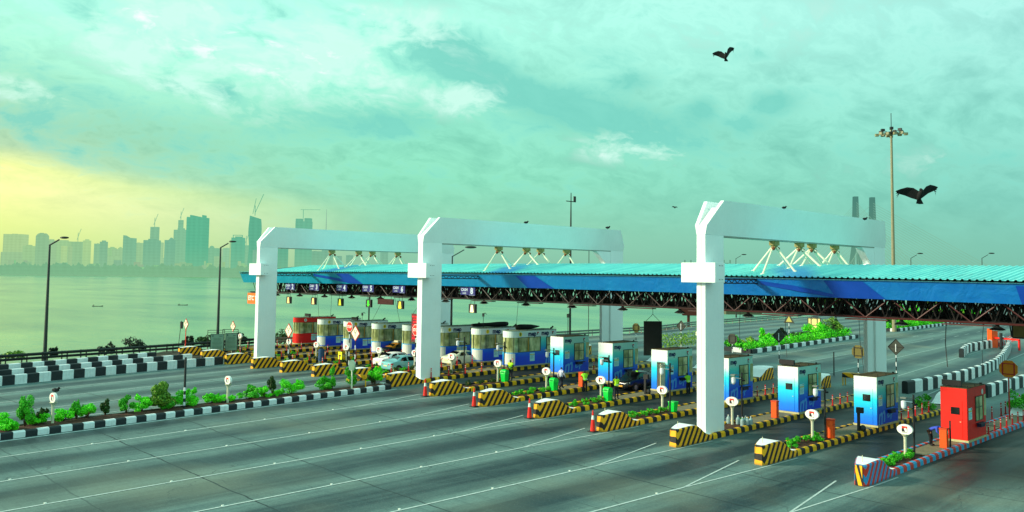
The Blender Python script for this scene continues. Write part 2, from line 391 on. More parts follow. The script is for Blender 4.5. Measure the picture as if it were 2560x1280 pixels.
for n_ in range(9, 16):
    Yn = (15-n_)*5.4; Ya = Yn-1.3+.1*(n_-9)
    f_ = lambda X: 10+(Ya-10)*(1+.0045*(X+7.5))
    gpoly(lnb, [(-60, f_(-60)), (-7.6, Ya)], .11)
    gpoly(lnb, [(-7.6, Ya), (-.4, Yn+.55)], .095); gpoly(lnb, [(-7.6, Ya), (.3, Yn-1.15), (2.8, Yn-1.2)], .095)
for n_ in range(3, 8):
    Yn = (15-n_)*5.4
    gline(lnb, (-50, Yn-.55-.215*50), (0, Yn-.55), .12)
for k_ in range(5):            # exit side lane lines, fanning back together
    gline(flb, (33, 8.5+5.3*k_), (95, 16+4.5*k_), .12)
for k_ in range(3):
    gline(flb, (95, 24.5+4*k_), (230, 38+3*k_), .14, dash=3, step=1)
for k_ in range(2):
    gline(flb, (36, 44+6*k_), (120, 47+6*k_), .12, dash=3, step=1)
struct(lnb.build('lane_lines', LINE)); struct(flb.build('faded_lane_lines', FLINE))
# road studs beside the lines are too small to count singly
mb = MB()
for n_ in range(9, 16):
    Yn = (15-n_)*5.4; Ya = Yn-1.3+.1*(n_-9)
    for i in range(8):
        X = -9.5-i*5.3; Y = 10+(Ya-10)*(1+.0045*(X+7.5)); mb.box((X, Y+.12, g(X, Y)+.02), (.09, .10, .03))
struct(tag(mb.build('road_studs', M('stud', (230, 235, 225), .4, .05)), 'small pale studs glued along the white lane lines', 'road stud'), 'stuff')
# ------------------------------------------------------------------ kerbs
def kerb_run(mb, pts, w_=.32, h=.3, seg=.55, zoff=0., mats=(0, 1), cham=.07, start=0):
    """blocks of alternating paint along a polyline"""
    k_ = start
    for a, b_ in zip(pts, pts[1:]):
        a, b_ = Vector(a), Vector(b_); d = b_-a; Ln = d.length; n_ = max(1, round(Ln/seg)); d /= Ln; nr = Vector((-d.y, d.x))
        for i in range(n_):
            p, q = a+d*(Ln*i/n_+.006), a+d*(Ln*(i+1)/n_-.006); hh = h+rnd.uniform(-.006, .006); vs = []
            for c in (p, q):
                z = g(c.x, c.y)+zoff
                for s_, z_ in ((-w_/2, -.05), (-w_/2, hh-cham), (-w_/2+cham, hh), (w_/2-cham, hh), (w_/2, hh-cham), (w_/2, -.05)):
                    e_ = c+nr*(s_+rnd.uniform(-.003, .003)); vs.append((e_.x, e_.y, z+z_))
            fs = [(i_, 6+i_, 7+i_, i_+1) for i_ in range(5)]+[(5, 4, 3, 2, 1, 0), (6, 7, 8, 9, 10, 11)]
            mb.add(vs, fs, mats[k_ % 2]); k_ += 1
    return k_
# stage median with black and white kerb on the near left
med = thing('planted_median', 'planted median with black and white kerb on the approach road at left', 'median', (0, 0, 0))
mb = MB(); kerb_run(mb, [(-62, 29.75), (-28.8, 33.3), (-.9, 36.25)], .34, .36, .62)
kerb_run(mb, [(-.9, 36.25), (-.7, 37.6)], .34, .36, .62)
mb.build('kerb', [KB, KW], med)
mb = MB(); kerb_run(mb, [(-62, 32.0), (-28.8, 35.6), (-.9, 37.7)], .25, .26, .62); mb.build('back_kerb', [M('dark_kerb', (60, 56, 46), .8, .3), M('dark_kerb2', (80, 76, 64), .8, .3)], med)
mb = MB(); vs = []
for i in range(90):
    X = -62+i*.69; ya = lerp(X, [-62, -28.8, -.9], [29.9, 33.45, 36.4]); yb = lerp(X, [-62, -28.8, -.9], [31.9, 35.5, 37.6])
    for k_ in range(6):
        Y = ya+(yb-ya)*k_/5; vs.append((X, Y, g(X, Y)+.2+rnd.uniform(-.04, .05)+(.06 if 0 < k_ < 5 else 0)))
MB().add(vs, [(i*6+k_, (i+1)*6+k_, (i+1)*6+k_+1, i*6+k_+1) for i in range(89) for k_ in range(5)]).build('soil_bed', SOIL, med)
# three stepped rows of black and white blocks beside the sea-side road
rows = [([(-62, 48.0), (-40, 54.5), (-21.85, 59.7), (-11, 62.6), (-.6, 64.6)], .0, .78, 'lowest black and white block wall beside the sea-side lanes'),
        ([(-62, 48.9), (-40, 55.4), (-21.85, 60.6), (-11, 63.6), (-3.5, 65.4)], .25, 1.16, 'middle black and white block wall of the three stepped rows'),
        ([(-62, 49.8), (-40, 56.3), (-21.85, 61.5), (-11, 64.6), (-7, 65.6)], .50, 1.5, 'highest black and white block wall nearest the crash barrier')]
for pts, zo, h, lab in rows:
    mb = MB(); kerb_run(mb, pts, .45, h, 1.05, zo*.0, (0, 1), .05)
    o = mb.build('block_wall', [KB, KW]); tag(o, lab, 'barrier wall', 'stepped black and white block walls')
# dark unpaved verge between the stepped walls and the crash barrier
VERG = M('dark_verge_soil', (50, 48, 34), .95, .5, 1.2); vs = []
for i in range(62):
    X = -90+i*2.0; yb = edgeY(X)+.3; ya = lerp(X, [-62, -40, -21.85, -11, 0, 14, 30], [50.5, 57, 62.2, 65.3, 72, 73.5, 66]); 
    for k_ in range(5): Y = ya+(yb-ya)*k_/4; vs.append((X, Y, g(X, Y)+.05+(rnd.uniform(0, .12) if 0 < k_ < 4 else 0)))
struct(MB().add(vs, [(i*5+k_, (i+1)*5+k_, (i+1)*5+k_+1, i*5+k_+1) for i in range(61) for k_ in range(4)]).build('verge', VERG))
# ------------------------------------------------------------------ toll islands
BN = {1: 'the red booth nearest the sea', 9: 'the plain blue booth next to booth eight', 10: 'the blue booth left of the open-door one', 11: 'the blue booth with the open door',
      12: 'the blue booth behind the nearest column', 13: 'the blue booth right of the nearest column', 14: 'the blue booth beside the red end booth', 15: 'the big red booth at right'}
NW = {1: 'one', 2: 'two', 3: 'three', 4: 'four', 5: 'five', 6: 'six', 7: 'seven', 8: 'eight'}
for i in range(2, 9): BN[i] = 'the blue booth marked '+NW[i]
def stripemat(name, cols, per=.52, tilt=.72):
    m, N, b = newmat(name); tc = N.n('ShaderNodeTexCoord').outputs['Object']; x, y, z = N.sep(tc)
    s = N.m('SUBTRACT', N.m('ADD', N.m('ABSOLUTE', N.m('SUBTRACT', x, -.33)), N.m('MULTIPLY', N.m('MAXIMUM', N.m('ADD', y, .5), 0), .35)), N.m('MULTIPLY', z, tilt))
    s = N.m('ADD', s, N.m('MULTIPLY', N.noise(tc, 1.5, 2), .08))
    fr = N.m('FRACT', N.m('ADD', N.m('DIVIDE', s, per), 10))
    f = N.mapr(fr, .485, .515)
    f2 = N.mapr(fr, .985, 1.0); f = N.m('SUBTRACT', f, f2)
    c = N.mix(f, s2l(cols[0]), s2l(cols[1]))
    d = N.mapr(N.noise(tc, 4, 5, .65), .45, .75); c = N.mix(N.m('MULTIPLY', d, .18), c, (.03, .03, .025))
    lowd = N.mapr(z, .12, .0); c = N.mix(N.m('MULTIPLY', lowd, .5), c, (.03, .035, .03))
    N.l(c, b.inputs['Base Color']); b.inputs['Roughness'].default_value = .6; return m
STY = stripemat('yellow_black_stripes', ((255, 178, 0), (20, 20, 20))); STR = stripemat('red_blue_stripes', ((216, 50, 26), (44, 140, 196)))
NTOP = M('white_nose_top', (244, 246, 246), .6, .06, 2, dirt=.1)
def nose_z(x):
    if x < 1.3: return 1.0+.03*sin(x*1.5)
    t = min((x-1.3)/1.75, 1); return .30+(.727)*(.5+.5*cos(pi*t))
def ny0(x): return -.95+.12*(1-min(1, (x+.42)/.3))**2
def ny1(x): return -.44+min(1.32, .30*(x+.42)+.14*math.sqrt(max(x+.42, 0)))
def make_nose(parent, mat, zf, flip=False):
    st_ = [-.42, -.36, -.26, -.12, .1, .35, .4, .7, 1.1, 1.5, 1.75, 1.95, 2.15, 2.35, 2.55, 2.75, 2.95, 3.15, 3.3]
    vs = []; top = []
    for x in st_:
        y0, y1 = ny0(x), ny1(x); z = nose_z(x); b_ = .05
        vs += [(x-(.04 if x < -.4 else 0), y0-.03, -.05), (x, y0, z-b_), (x+.02, y0+b_, z), (x+.02, y1-b_, z), (x, y1, z-b_), (x-(.04 if x < -.4 else 0), y1+.03, -.05)]
        if x <= 1.76: top.append((x, y0, y1, z))
    n = len(st_)
    fs = [(i*6+k_, i*6+6+k_, i*6+7+k_, i*6+k_+1) for i in range(n-1) for k_ in range(5)]+[(0, 1, 2, 3, 4, 5), tuple((n-1)*6+q for q in (5, 4, 3, 2, 1, 0))]
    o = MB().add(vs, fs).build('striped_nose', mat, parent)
    # white cap runs along the top and down the far rim
    vs = []
    for x in st_:
        if x < -.4: continue
        y0, y1 = ny0(x)+.10, ny1(x)-.05; z = nose_z(x)
        vs += [(x+.04, y0, z+.012), (x+.04, y1, z+.012)]
    n = len(vs)//2
    MB().add(vs, [(2*i, 2*i+2, 2*i+3, 2*i+1) for i in range(n-1)]).build('white_top', NTOP, parent)
    return o
XEND = 28.0
for n_ in range(1, 16):
    Yn = (15-n_)*5.4
    isl = thing('toll_island', ('red and blue' if n_ == 15 else 'yellow and black')+' striped island of '+BN[n_], 'traffic island', (0, Yn, g(0, Yn)), 0, 'toll islands')
    zl = lambda X, Y=Yn: g(X, Y)-g(0, Y)
    make_nose(isl, STR if n_ == 15 else STY, zl)
    if n_ == 15:
        mb = MB()                                   # yellow and black front of the last nose
        mb.box((-.48, -.635, .5), (.012, .38, .98)); mb.build('front_panel', BLK, isl); mb = MB()
        mb.quad((-.492, -.80, .02), (-.492, -.60, .02), (-.492, -.46, .7), (-.492, -.46, .98), (-.492, -.52, .98)); mb.build('front_band', YEL, isl); mb = MB(); mb.quad((-.492, -.80, .35), (-.492, -.66, .98), (-.492, -.80, .98)); mb.build('front_band', YEL, isl)
    MB().tube((.25, -.5, 1.0), (.25, -.5, 1.34), .018, n=6).build('marker_rod', CREAM, isl)
    mb = MB(); gs = g
    g0 = g(0, Yn)
    # kerbs in island coordinates
    def krun(pts, st0):
        k_ = st0
        for a, b_ in zip(pts, pts[1:]):
            Ln = math.hypot(b_[0]-a[0], b_[1]-a[1]); nn_ = max(1, round(Ln/.46)); dx, dy = (b_[0]-a[0])/Ln, (b_[1]-a[1])/Ln; nx, ny = -dy, dx
            for i in range(nn_):
                vs = []; hh = .31+rnd.uniform(-.008, .008)
                for t in (Ln*i/nn_+.006, Ln*(i+1)/nn_-.006):
                    x, y = a[0]+dx*t, a[1]+dy*t; z = g(x, Yn+y)-g0
                    for s_, z_ in ((-.15, -.06), (-.13, hh-.08), (-.05, hh), (.12, hh), (.14, hh-.05), (.14, -.05)):
                        vs.append((x+nx*s_, y+ny*s_, z+z_))
                mb.add(vs, [(q, 6+q, 7+q, q+1) for q in range(5)]+[(5, 4, 3, 2, 1, 0), (6, 7, 8, 9, 10, 11)], k_ % 2); k_ += 1
    km = [REDB, CYANP] if n_ == 15 else [YEL, BLK]
    krun([(3.32, -.80), (XEND, -.80)], 0); mb.build('kerb', km, isl); mb = MB(); krun([(XEND, .74), (3.32, .74)], 1); mb.build('kerb', km, isl)
    vs = []; NX = 14
    for i in range(NX+1):
        x = 8.2+(XEND-8.2)*i/NX
        for y in (-.67, 0, .61): vs.append((x, y, zl(x)+.275))
    MB().add(vs, [(i*3+k_, i*3+3+k_, i*3+4+k_, i*3+k_+1) for i in range(NX) for k_ in range(2)]).build('concrete_platform', CONC, isl)
    vs = []
    for i in range(17):
        x = 3.2+(8.3-3.2)*i/16
        for k_ in range(5): vs.append((x, -.67+1.28*k_/4, zl(x)+.20+rnd.uniform(-.03, .04)+.05*sin(pi*k_/4)))
    MB().add(vs, [(i*5+k_, i*5+5+k_, i*5+6+k_, i*5+k_+1) for i in range(16) for k_ in range(4)]).build('soil_bed', SOIL, isl)
    # far nose: white hump with striped sides
    vs = []; st_ = [0, .3, .7, 1.2, 1.8, 2.6, 3.0, 3.2]
    for x in st_:
        h = .31+.72*(.5-.5*cos(pi*min(x/1.8, 1))); hw = .86*(1 if x < 2.4 else math.sqrt(max(1-((x-2.4)/.85)**2, .1)))
        X = XEND+.15+x; z = zl(X)
        vs += [(X, -hw, z-.06), (X, -hw+.03, z+h-.04), (X, -hw+.08, z+h), (X, hw-.08, z+h), (X, hw-.03, z+h-.04), (X, hw, z-.06)]
    nn_ = len(st_); fs = []; ms = []
    for i in range(nn_-1):
        for k_ in range(5): fs.append((i*6+k_, i*6+6+k_, i*6+7+k_, i*6+k_+1)); ms.append(1 if k_ in (1, 2, 3) else 0)
    fs += [(0, 1, 2, 3, 4, 5), tuple((nn_-1)*6+q for q in (5, 4, 3, 2, 1, 0))]; ms += [0, 0]
    MB().add(vs, fs, ms).build('far_nose', [STY, NTOP], isl)
# ------------------------------------------------------------------ booths
def boothmat(name, blue=True):
    m, N, b = newmat(name); tc = N.n('ShaderNodeTexCoord').outputs['Object']; x, y, z = N.sep(tc)
    zz = N.m('ADD', z, N.m('MULTIPLY', N.m('SUBTRACT', N.noise(tc, .8, 2), .5), .15)); f = N.mapr(zz, 0, 3.25)
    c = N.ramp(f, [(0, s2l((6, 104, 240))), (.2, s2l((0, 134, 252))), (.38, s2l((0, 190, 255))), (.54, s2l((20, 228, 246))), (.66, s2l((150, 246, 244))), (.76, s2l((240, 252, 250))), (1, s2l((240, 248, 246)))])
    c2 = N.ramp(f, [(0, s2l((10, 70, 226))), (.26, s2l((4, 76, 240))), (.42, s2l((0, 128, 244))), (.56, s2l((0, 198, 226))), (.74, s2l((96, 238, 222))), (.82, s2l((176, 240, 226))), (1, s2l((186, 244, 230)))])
    ge = N.n('ShaderNodeNewGeometry'); nx, ny, nz = N.sep(ge.outputs['Normal']); c = N.mix(N.mapr(nx, -.5, -.75), c2, c)  # whiter ramp on the sun-facing end: its sunlight is painted into the colour
    st_ = N.n('ShaderNodeMapping'); st_.inputs['Scale'].default_value = (5, 5, .4); N.l(tc, st_.inputs[0])
    d = N.mapr(N.noise(st_.outputs[0], 1.5, 4), .5, .8); c = N.mix(N.m('MULTIPLY', d, .18), c, (.05, .08, .08))
    N.l(c, b.inputs['Base Color']); b.inputs['Roughness'].default_value = .38; return m
BLUE = boothmat('blue_white_gradient_panels'); BPALE = M('pale_mint_fascia', (236, 255, 248), .5, .06, 1, dirt=.1)
BDEEP = M('deep_blue_panel', (8, 58, 220), .4, .12, 1.2)
BSWOOSH = M('mid_blue_graphic', (84, 176, 255), .45, .1)
def glassmat():
    m, N, b = newmat('booth_window_glass'); tc = N.n('ShaderNodeTexCoord').outputs['Object']
    mp = N.n('ShaderNodeMapping'); mp.inputs['Scale'].default_value = (1.1, 1.1, .6); N.l(tc, mp.inputs[0])
    f = N.mapr(N.noise(mp.outputs[0], 1.2, 3), .36, .64)
    c = N.ramp(f, [(0, s2l((128, 138, 84))), (.3, s2l((166, 174, 112))), (.6, s2l((196, 206, 148))), (1, s2l((236, 236, 176)))])
    N.l(c, b.inputs['Base Color']); b.inputs['Roughness'].default_value = .12; b.inputs['Specular IOR Level'].default_value = .6; return m
BGL = glassmat()
LOGOR = M('logo_red', (196, 28, 34), .5, .05); INKK = M('logo_black', (26, 22, 26), .5, .05)
def logo(mb, o, s, xd, yd, red=0, wht=1):
    """square with an arched white figure cut in"""
    o, xd, yd = Vector(o), Vector(xd), Vector(yd); nd = xd.cross(yd)*.006
    def P(u, v, k_=1): return o+xd*(u*s)+yd*(v*s)+nd*k_
    mb.add([P(-.5, .5), P(.5, .5), P(.5, .1), P(-.5, .1)], [(0, 1, 2, 3)], red)
    mb.add([P(-.5, .1), P(.5, .1), P(.5, -.5), P(-.5, -.5)], [(0, 1, 2, 3)], red+2)
    pts = [(-.15, -.5), (-.2, -.2), (-.02, .05), (.18, .22), (-.5, .18), (-.5, .27), (.5, .3), (.5, -.1), (.42, -.5)]
    pts = [(.12, -.5), (.02, -.2), (-.1, .02), (.02, .14), (.2, .2), (.36, .1), (.46, -.1), (.5, -.5)]
    mb.add([P(a, b_, 2) for a, b_ in pts], [tuple(range(len(pts)))], wht)
PX = Vector((1, 0, 0)); PZ = Vector((0, 0, 1)); PY_ = Vector((0, -1, 0))
def win(parent, x0, x1, z0, z1, y=-.02, nv=1, zbar=None):
    fr = MB(); t = .05
    fr.b2((x0, y-.03, z0), (x1, y+.03, z0+t)); fr.b2((x0, y-.03, z1-t), (x1, y+.03, z1)); fr.b2((x0, y-.03, z0), (x0+t, y+.03, z1)); fr.b2((x1-t, y-.03, z0), (x1, y+.03, z1))
    for i in range(nv):
        xx = x0+(x1-x0)*(i+1)/(nv+1); fr.b2((xx-.022, y-.025, z0+t), (xx+.022, y+.02, z1-t))
    if zbar: fr.b2((x0+t, y-.027, zbar-.03), (x1-t, y+.018, zbar+.03))
    w_ = fr.build('window', [M('olive_frame', (70, 84, 60), .5, .1)], parent)
    MB().b2((x0+t*.6, y-.006, z0+t*.6), (x1-t*.6, y+.012, z1-t*.6)).build('pane', BGL, w_); return w_
def small_booth(n_):
    Yn = (15-n_)*5.4; red = n_ == 15; X0 = 14.0; W = 1.52; Lx = 3.4; H = 3.2; z0 = g(X0, Yn)+.28
    lab = {15: 'large red toll booth on the island at the right end', 14: 'blue and white toll booth directly left of the red end booth', 13: 'blue and white toll booth standing just right of the nearest white column',
           12: 'blue toll booth half hidden by the nearest white column', 11: 'blue toll booth with its side door standing open and a red chair inside', 10: 'blue toll booth between the open-door booth and the walking man',
           9: 'first plain blue toll booth right of the booth marked eight'}[n_]
    t = thing('toll_booth', lab, 'toll booth', (X0, Yn-.95, z0), 0, 'toll booths')
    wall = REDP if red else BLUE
    if n_ == 11:
        mb = MB(); mb.b2((.08, 0, .12), (Lx, .06, H)); mb.b2((0, .06, .12), (.06, .26, H)); mb.b2((0, 1.0, .12), (.06, W, H)); mb.b2((0, .26, 2.25), (.06, 1.0, H)); mb.b2((0, 0, .12), (.08, .06, H))
        mb.b2((.06, W-.06, .12), (Lx, W, H)); mb.b2((Lx-.06, .06, .12), (Lx, W-.06, H)); mb.b2((.06, .06, H-.06), (Lx-.06, W-.06, H)); mb.build('wall', wall, t)
        mb = MB(); mb.b2((.07, .07, .13), (Lx-.07, W-.07, .16)); mb.b2((1.3, .07, .16), (1.34, W-.07, H-.07)); mb.b2((.07, 1.0, .16), (1.3, 1.04, 2.3)); mb.build('interior_lining', CREAM, t)
        mb = MB(); mb.b2((.0, .22, .16), (.05, .26, 2.25)); mb.b2((-.62, .2, .16), (-.02, .25, 2.2)); d_ = mb.build('door', CREAM, t)
        MB().b2((-.42, .19, 1.4), (-.22, .198, 1.75)).build('glass_panel', GLASSD, d_)
    else:
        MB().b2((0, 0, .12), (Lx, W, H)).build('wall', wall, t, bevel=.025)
        mb = MB(); mb.b2((-.018, .28, .16), (-.004, 1.05, 2.45)); d_ = mb.build('door', wall, t)
        MB().b2((-.05, .34, 1.18), (-.02, .42, 1.21)).build('handle', CREAM, d_)
        MB().b2((-.034, .42, 1.62), (-.02, .92, 2.05)).build('vision_panel', GLASSD, d_)
    mb = MB(); mb.b2((-.06, -.06, 0), (Lx+.05, W+.05, .12)); mb.build('plinth', M('plinth_cream', (196, 190, 140), .8, .2, 3, dirt=.3), t)
    MB().b2((-.02, -.02, H), (Lx+.02, W+.02, H+.03)).build('roof', ROOFTOP, t)
    win(t, 1.42, 2.72, 1.12, 2.62, nv=1, zbar=1.95)
    mb = MB(); mb.b2((Lx-.03, -.01, 1.3), (Lx+.03, .5, 2.6)); mb.b2((3.0, -.014, 1.32), (Lx+.01, -.002, 2.62)); mb.build('side_pane', BGL, t)
    mb = MB(); mb.b2((1.5, -.3, .95), (2.6, -.02, 1.0)); mb.b2((1.6, -.28, .78), (2.3, -.04, .95)); mb.build('till_shelf', M('shelf_dark', (20, 24, 60), .5, .2), t)
    y = -.012
    if not red:
        mb = MB(); mb.text('mep', .5, (.64, y, 2.88), PX, PZ, 0, .045); mb.text('mep', .4, (Lx+.05, y, 2.9), PX, PZ, 0, .03) if False else None
        mb.build('lettering', NAVY, t)
        mb = MB(); logo(mb, (2.75, y, 2.90), .22, PX, PZ); mb.b2((2.62, y-.002, 2.70), (2.88, y, 2.735), 2); mb.build('emblem', [LOGOR, BPALE, INKK], t)
        mb = MB(); mb.text('m', 1.7, (.74, y, .66), Vector((.86, 0, .22)), Vector((.12, 0, .95)), 0, .02); mb.text('ep', 1.3, (2.1, y, .86), Vector((.9, 0, .25)), Vector((.1, 0, .8)), 0, .015); mb.build('large_graphic_lettering', BSWOOSH, t)
    mb = MB(); mb.b2((.2, y-.004, 1.32), (.80, y, 2.02)); p_ = mb.build('notice', POSTER, t)
    mb = MB(); mb.b2((.2, y-.007, 1.78), (.80, y-.0045, 1.86)); mb.b2((.62, y-.007, 1.92), (.74, y-.0045, 1.98), 1)
    for k_ in range(4): mb.b2((.26, y-.007, 1.66-.08*k_), (.72-.07*(k_ % 2), y-.0045, 1.68-.08*k_), 2)
    mb.build('notice_print', [POSTERY, NAVY, M('print_teal', (70, 150, 160), .6, .1)], p_)
    if red:
        mb = MB(); vs = [(2.75+.17*cos(a*pi/10), y-.003, 2.82+.17*sin(a*pi/10)) for a in range(20)]; mb.add(vs, [tuple(range(20))]); pl = mb.build('number_disc', WHITE, t)
    # roof clutter
    mb = MB(); 
    for q in range(3): x = .3+q*1.3; mb.tube((x, .05, H+.03), (x, .05, H+.16), .02, n=5)
    mb.box((Lx-.3, .2, H+.08), (.18, .1, .1), .4); mb.path([(.2, 1.3, H+.04), (1.5, 1.0, H+.05), (3.0, 1.2, H+.04)], .012, 4)
    mb.build('roof_fittings', DARK, t)
    return t
booths = {}
for n_ in range(9, 16): booths[n_] = small_booth(n_)
def cash_booth(n_):
    Yn = (15-n_)*5.4; red = n_ == 1; X0 = 13.1 if n_ == 8 else 14.1; Lx = 5.9 if n_ == 8 else 5.4; W = 1.72; H = 3.2; z0 = g(X0, Yn)+.32
    lab = 'red round-fronted toll booth marked one nearest the sea' if red else 'blue round-fronted toll booth marked %s' % NW[n_] + (' with a rolled dark tarpaulin on its roof' if n_ in (7, 8) else '')
    t = thing('toll_booth', lab, 'toll booth', (X0, Yn-1.0, z0), 0, 'toll booths')
    r = W/2; arc = [(r-r*cos(a*pi/12*1.0), W/2-r*sin(a*pi/12)) for a in range(-6, 7)]   # front half circle
    # arc from far side to near side
    arc = [(r-r*cos(a), W/2+r*sin(a)) for a in [pi/2-pi*i/14 for i in range(15)]]
    def foot(off=0.):
        rr = r+off; return [(r-rr*cos(a), W/2+rr*sin(a)) for a in [pi/2-pi*i/14 for i in range(15)]]+[(Lx+off, -off), (Lx+off, W+off)]
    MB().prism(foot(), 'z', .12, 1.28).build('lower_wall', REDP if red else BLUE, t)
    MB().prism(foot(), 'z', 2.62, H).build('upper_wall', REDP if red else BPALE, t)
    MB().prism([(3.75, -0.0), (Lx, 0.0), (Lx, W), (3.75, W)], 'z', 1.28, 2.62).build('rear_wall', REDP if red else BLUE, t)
    gl = MB().prism(foot(-.03)[:15]+[(3.8, .03), (3.8, W-.03)], 'z', 1.27, 2.63).build('window_band', BGL, t)
    mb = MB()
    for x in (.86, 2.2, 3.72): mb.b2((x-.03, -.02, 1.28), (x+.03, .02, 2.62))
    for z in (1.28, 2.58): mb.b2((.86, -.018, z), (3.75, .018, z+.05))
    for i in (2, 7, 11): 
        a = foot(.005)[i]; mb.b2((a[0]-.02, a[1]-.02, 1.28), (a[0]+.02, a[1]+.02, 2.62))
    mb.build('window_frame', M('olive_frame', (70, 84, 60), .5, .1), gl)
    MB().b2((2.05, -.012, 1.3), (2.14, .0, 2.6)).build('yellow_post', M('mustard', (214, 168, 60), .5, .1), t)
    MB().prism(foot(.06), 'z', 0, .12).build('plinth', M('plinth_cream', (196, 190, 140), .8, .2, 3, dirt=.3), t)
    MB().prism(foot(.02), 'z', H, H+.03).build('roof', M('pale_roof', (120, 150, 130), .8, .25, 2, dirt=.3), t)
    y = -.012
    f = foot(.008); 
    if not red:
        vs = []; 
        for i in range(6, 13): vs += [(f[i][0], f[i][1], .2), (f[i][0], f[i][1], 1.2)]
        MB().add(vs, [(2*i, 2*i+2, 2*i+3, 2*i+1) for i in range(6)]).build('white_front_sheet', WHITE, t)
        mb = MB(); mb.text('mep', .62, (2.6 if n_ == 8 else 2.25 if n_ == 7 else 1.95, y, 2.90), PX, PZ, 0, .045)
        mb.build('lettering', NAVY, t)
        if n_ == 8: MB().text('mep', .58, (4.35, y, 2.92), PX, PZ, 0, .045).build('lettering', NAVY, t)
        mb = MB()
        for x in ([3.35, 5.4] if n_ == 8 else [3.8]): logo(mb, (x, y, 2.93), .24, PX, PZ)
        mb.build('emblem', [LOGOR, BPALE, INKK], t)
        mb = MB(); mb.text('m', 1.5, (4.9 if n_ == 8 else 4.4, y, .56), Vector((.86, 0, .2)), Vector((.12, 0, .85)), 0, .02); mb.build('large_graphic_lettering', BSWOOSH, t)
    for q, x in enumerate([2.3] if n_ == 8 else [1.9, 2.62]):
        mb = MB(); mb.b2((x, y-.004, .42+.2*q), (x+.64, y, 1.18)); p_ = mb.build('notice', POSTER, t)
        mb = MB(); mb.b2((x, y-.007, .98), (x+.64, y-.0045, 1.06))
        for k_ in range(4): mb.b2((x+.06, y-.007, .9-.08*k_), (x+.5-.07*(k_ % 2), y-.0045, .92-.08*k_), 1)
        mb.build('notice_print', [POSTERY, M('print_teal', (70, 150, 160), .6, .1)], p_)
    if n_ == 8: win(t, 4.5, 5.75, 1.1, 2.55, nv=1, zbar=1.8)
    cx = 1.05 if n_ > 6 or n_ == 1 else .92; vs = [(cx+.2*cos(a*pi/10), y-.003, 2.9+.2*sin(a*pi/10)) for a in range(20)]
    pl = MB().add(vs, [tuple(range(20))]).build('number_disc', WHITE if red else M('disc_yellow', (250, 226, 20), .5, .05), t)
    MB().text(str(n_), .3, (cx, y-.006, 2.9), PX, PZ, 0, .03).build('numeral', INKK, pl)
    mb = MB()
    for q in range(4): x = .9+q*1.1; mb.tube((x, .06, H+.03), (x, .06, H+.15), .022, n=5)
    mb.path([(.9, .06, H+.12), (Lx, .06, H+.14)], .015, 4)
    mb.box((Lx-.4, .3, H+.14), (.22, .12, .14), .5); mb.tube((Lx-.5, .3, H+.05), (Lx-.2, .25, H+.28), .05, .08, 6)
    mb.build('roof_fittings', DARK, t)
    return t
for n_ in range(1, 9): booths[n_] = cash_booth(n_)
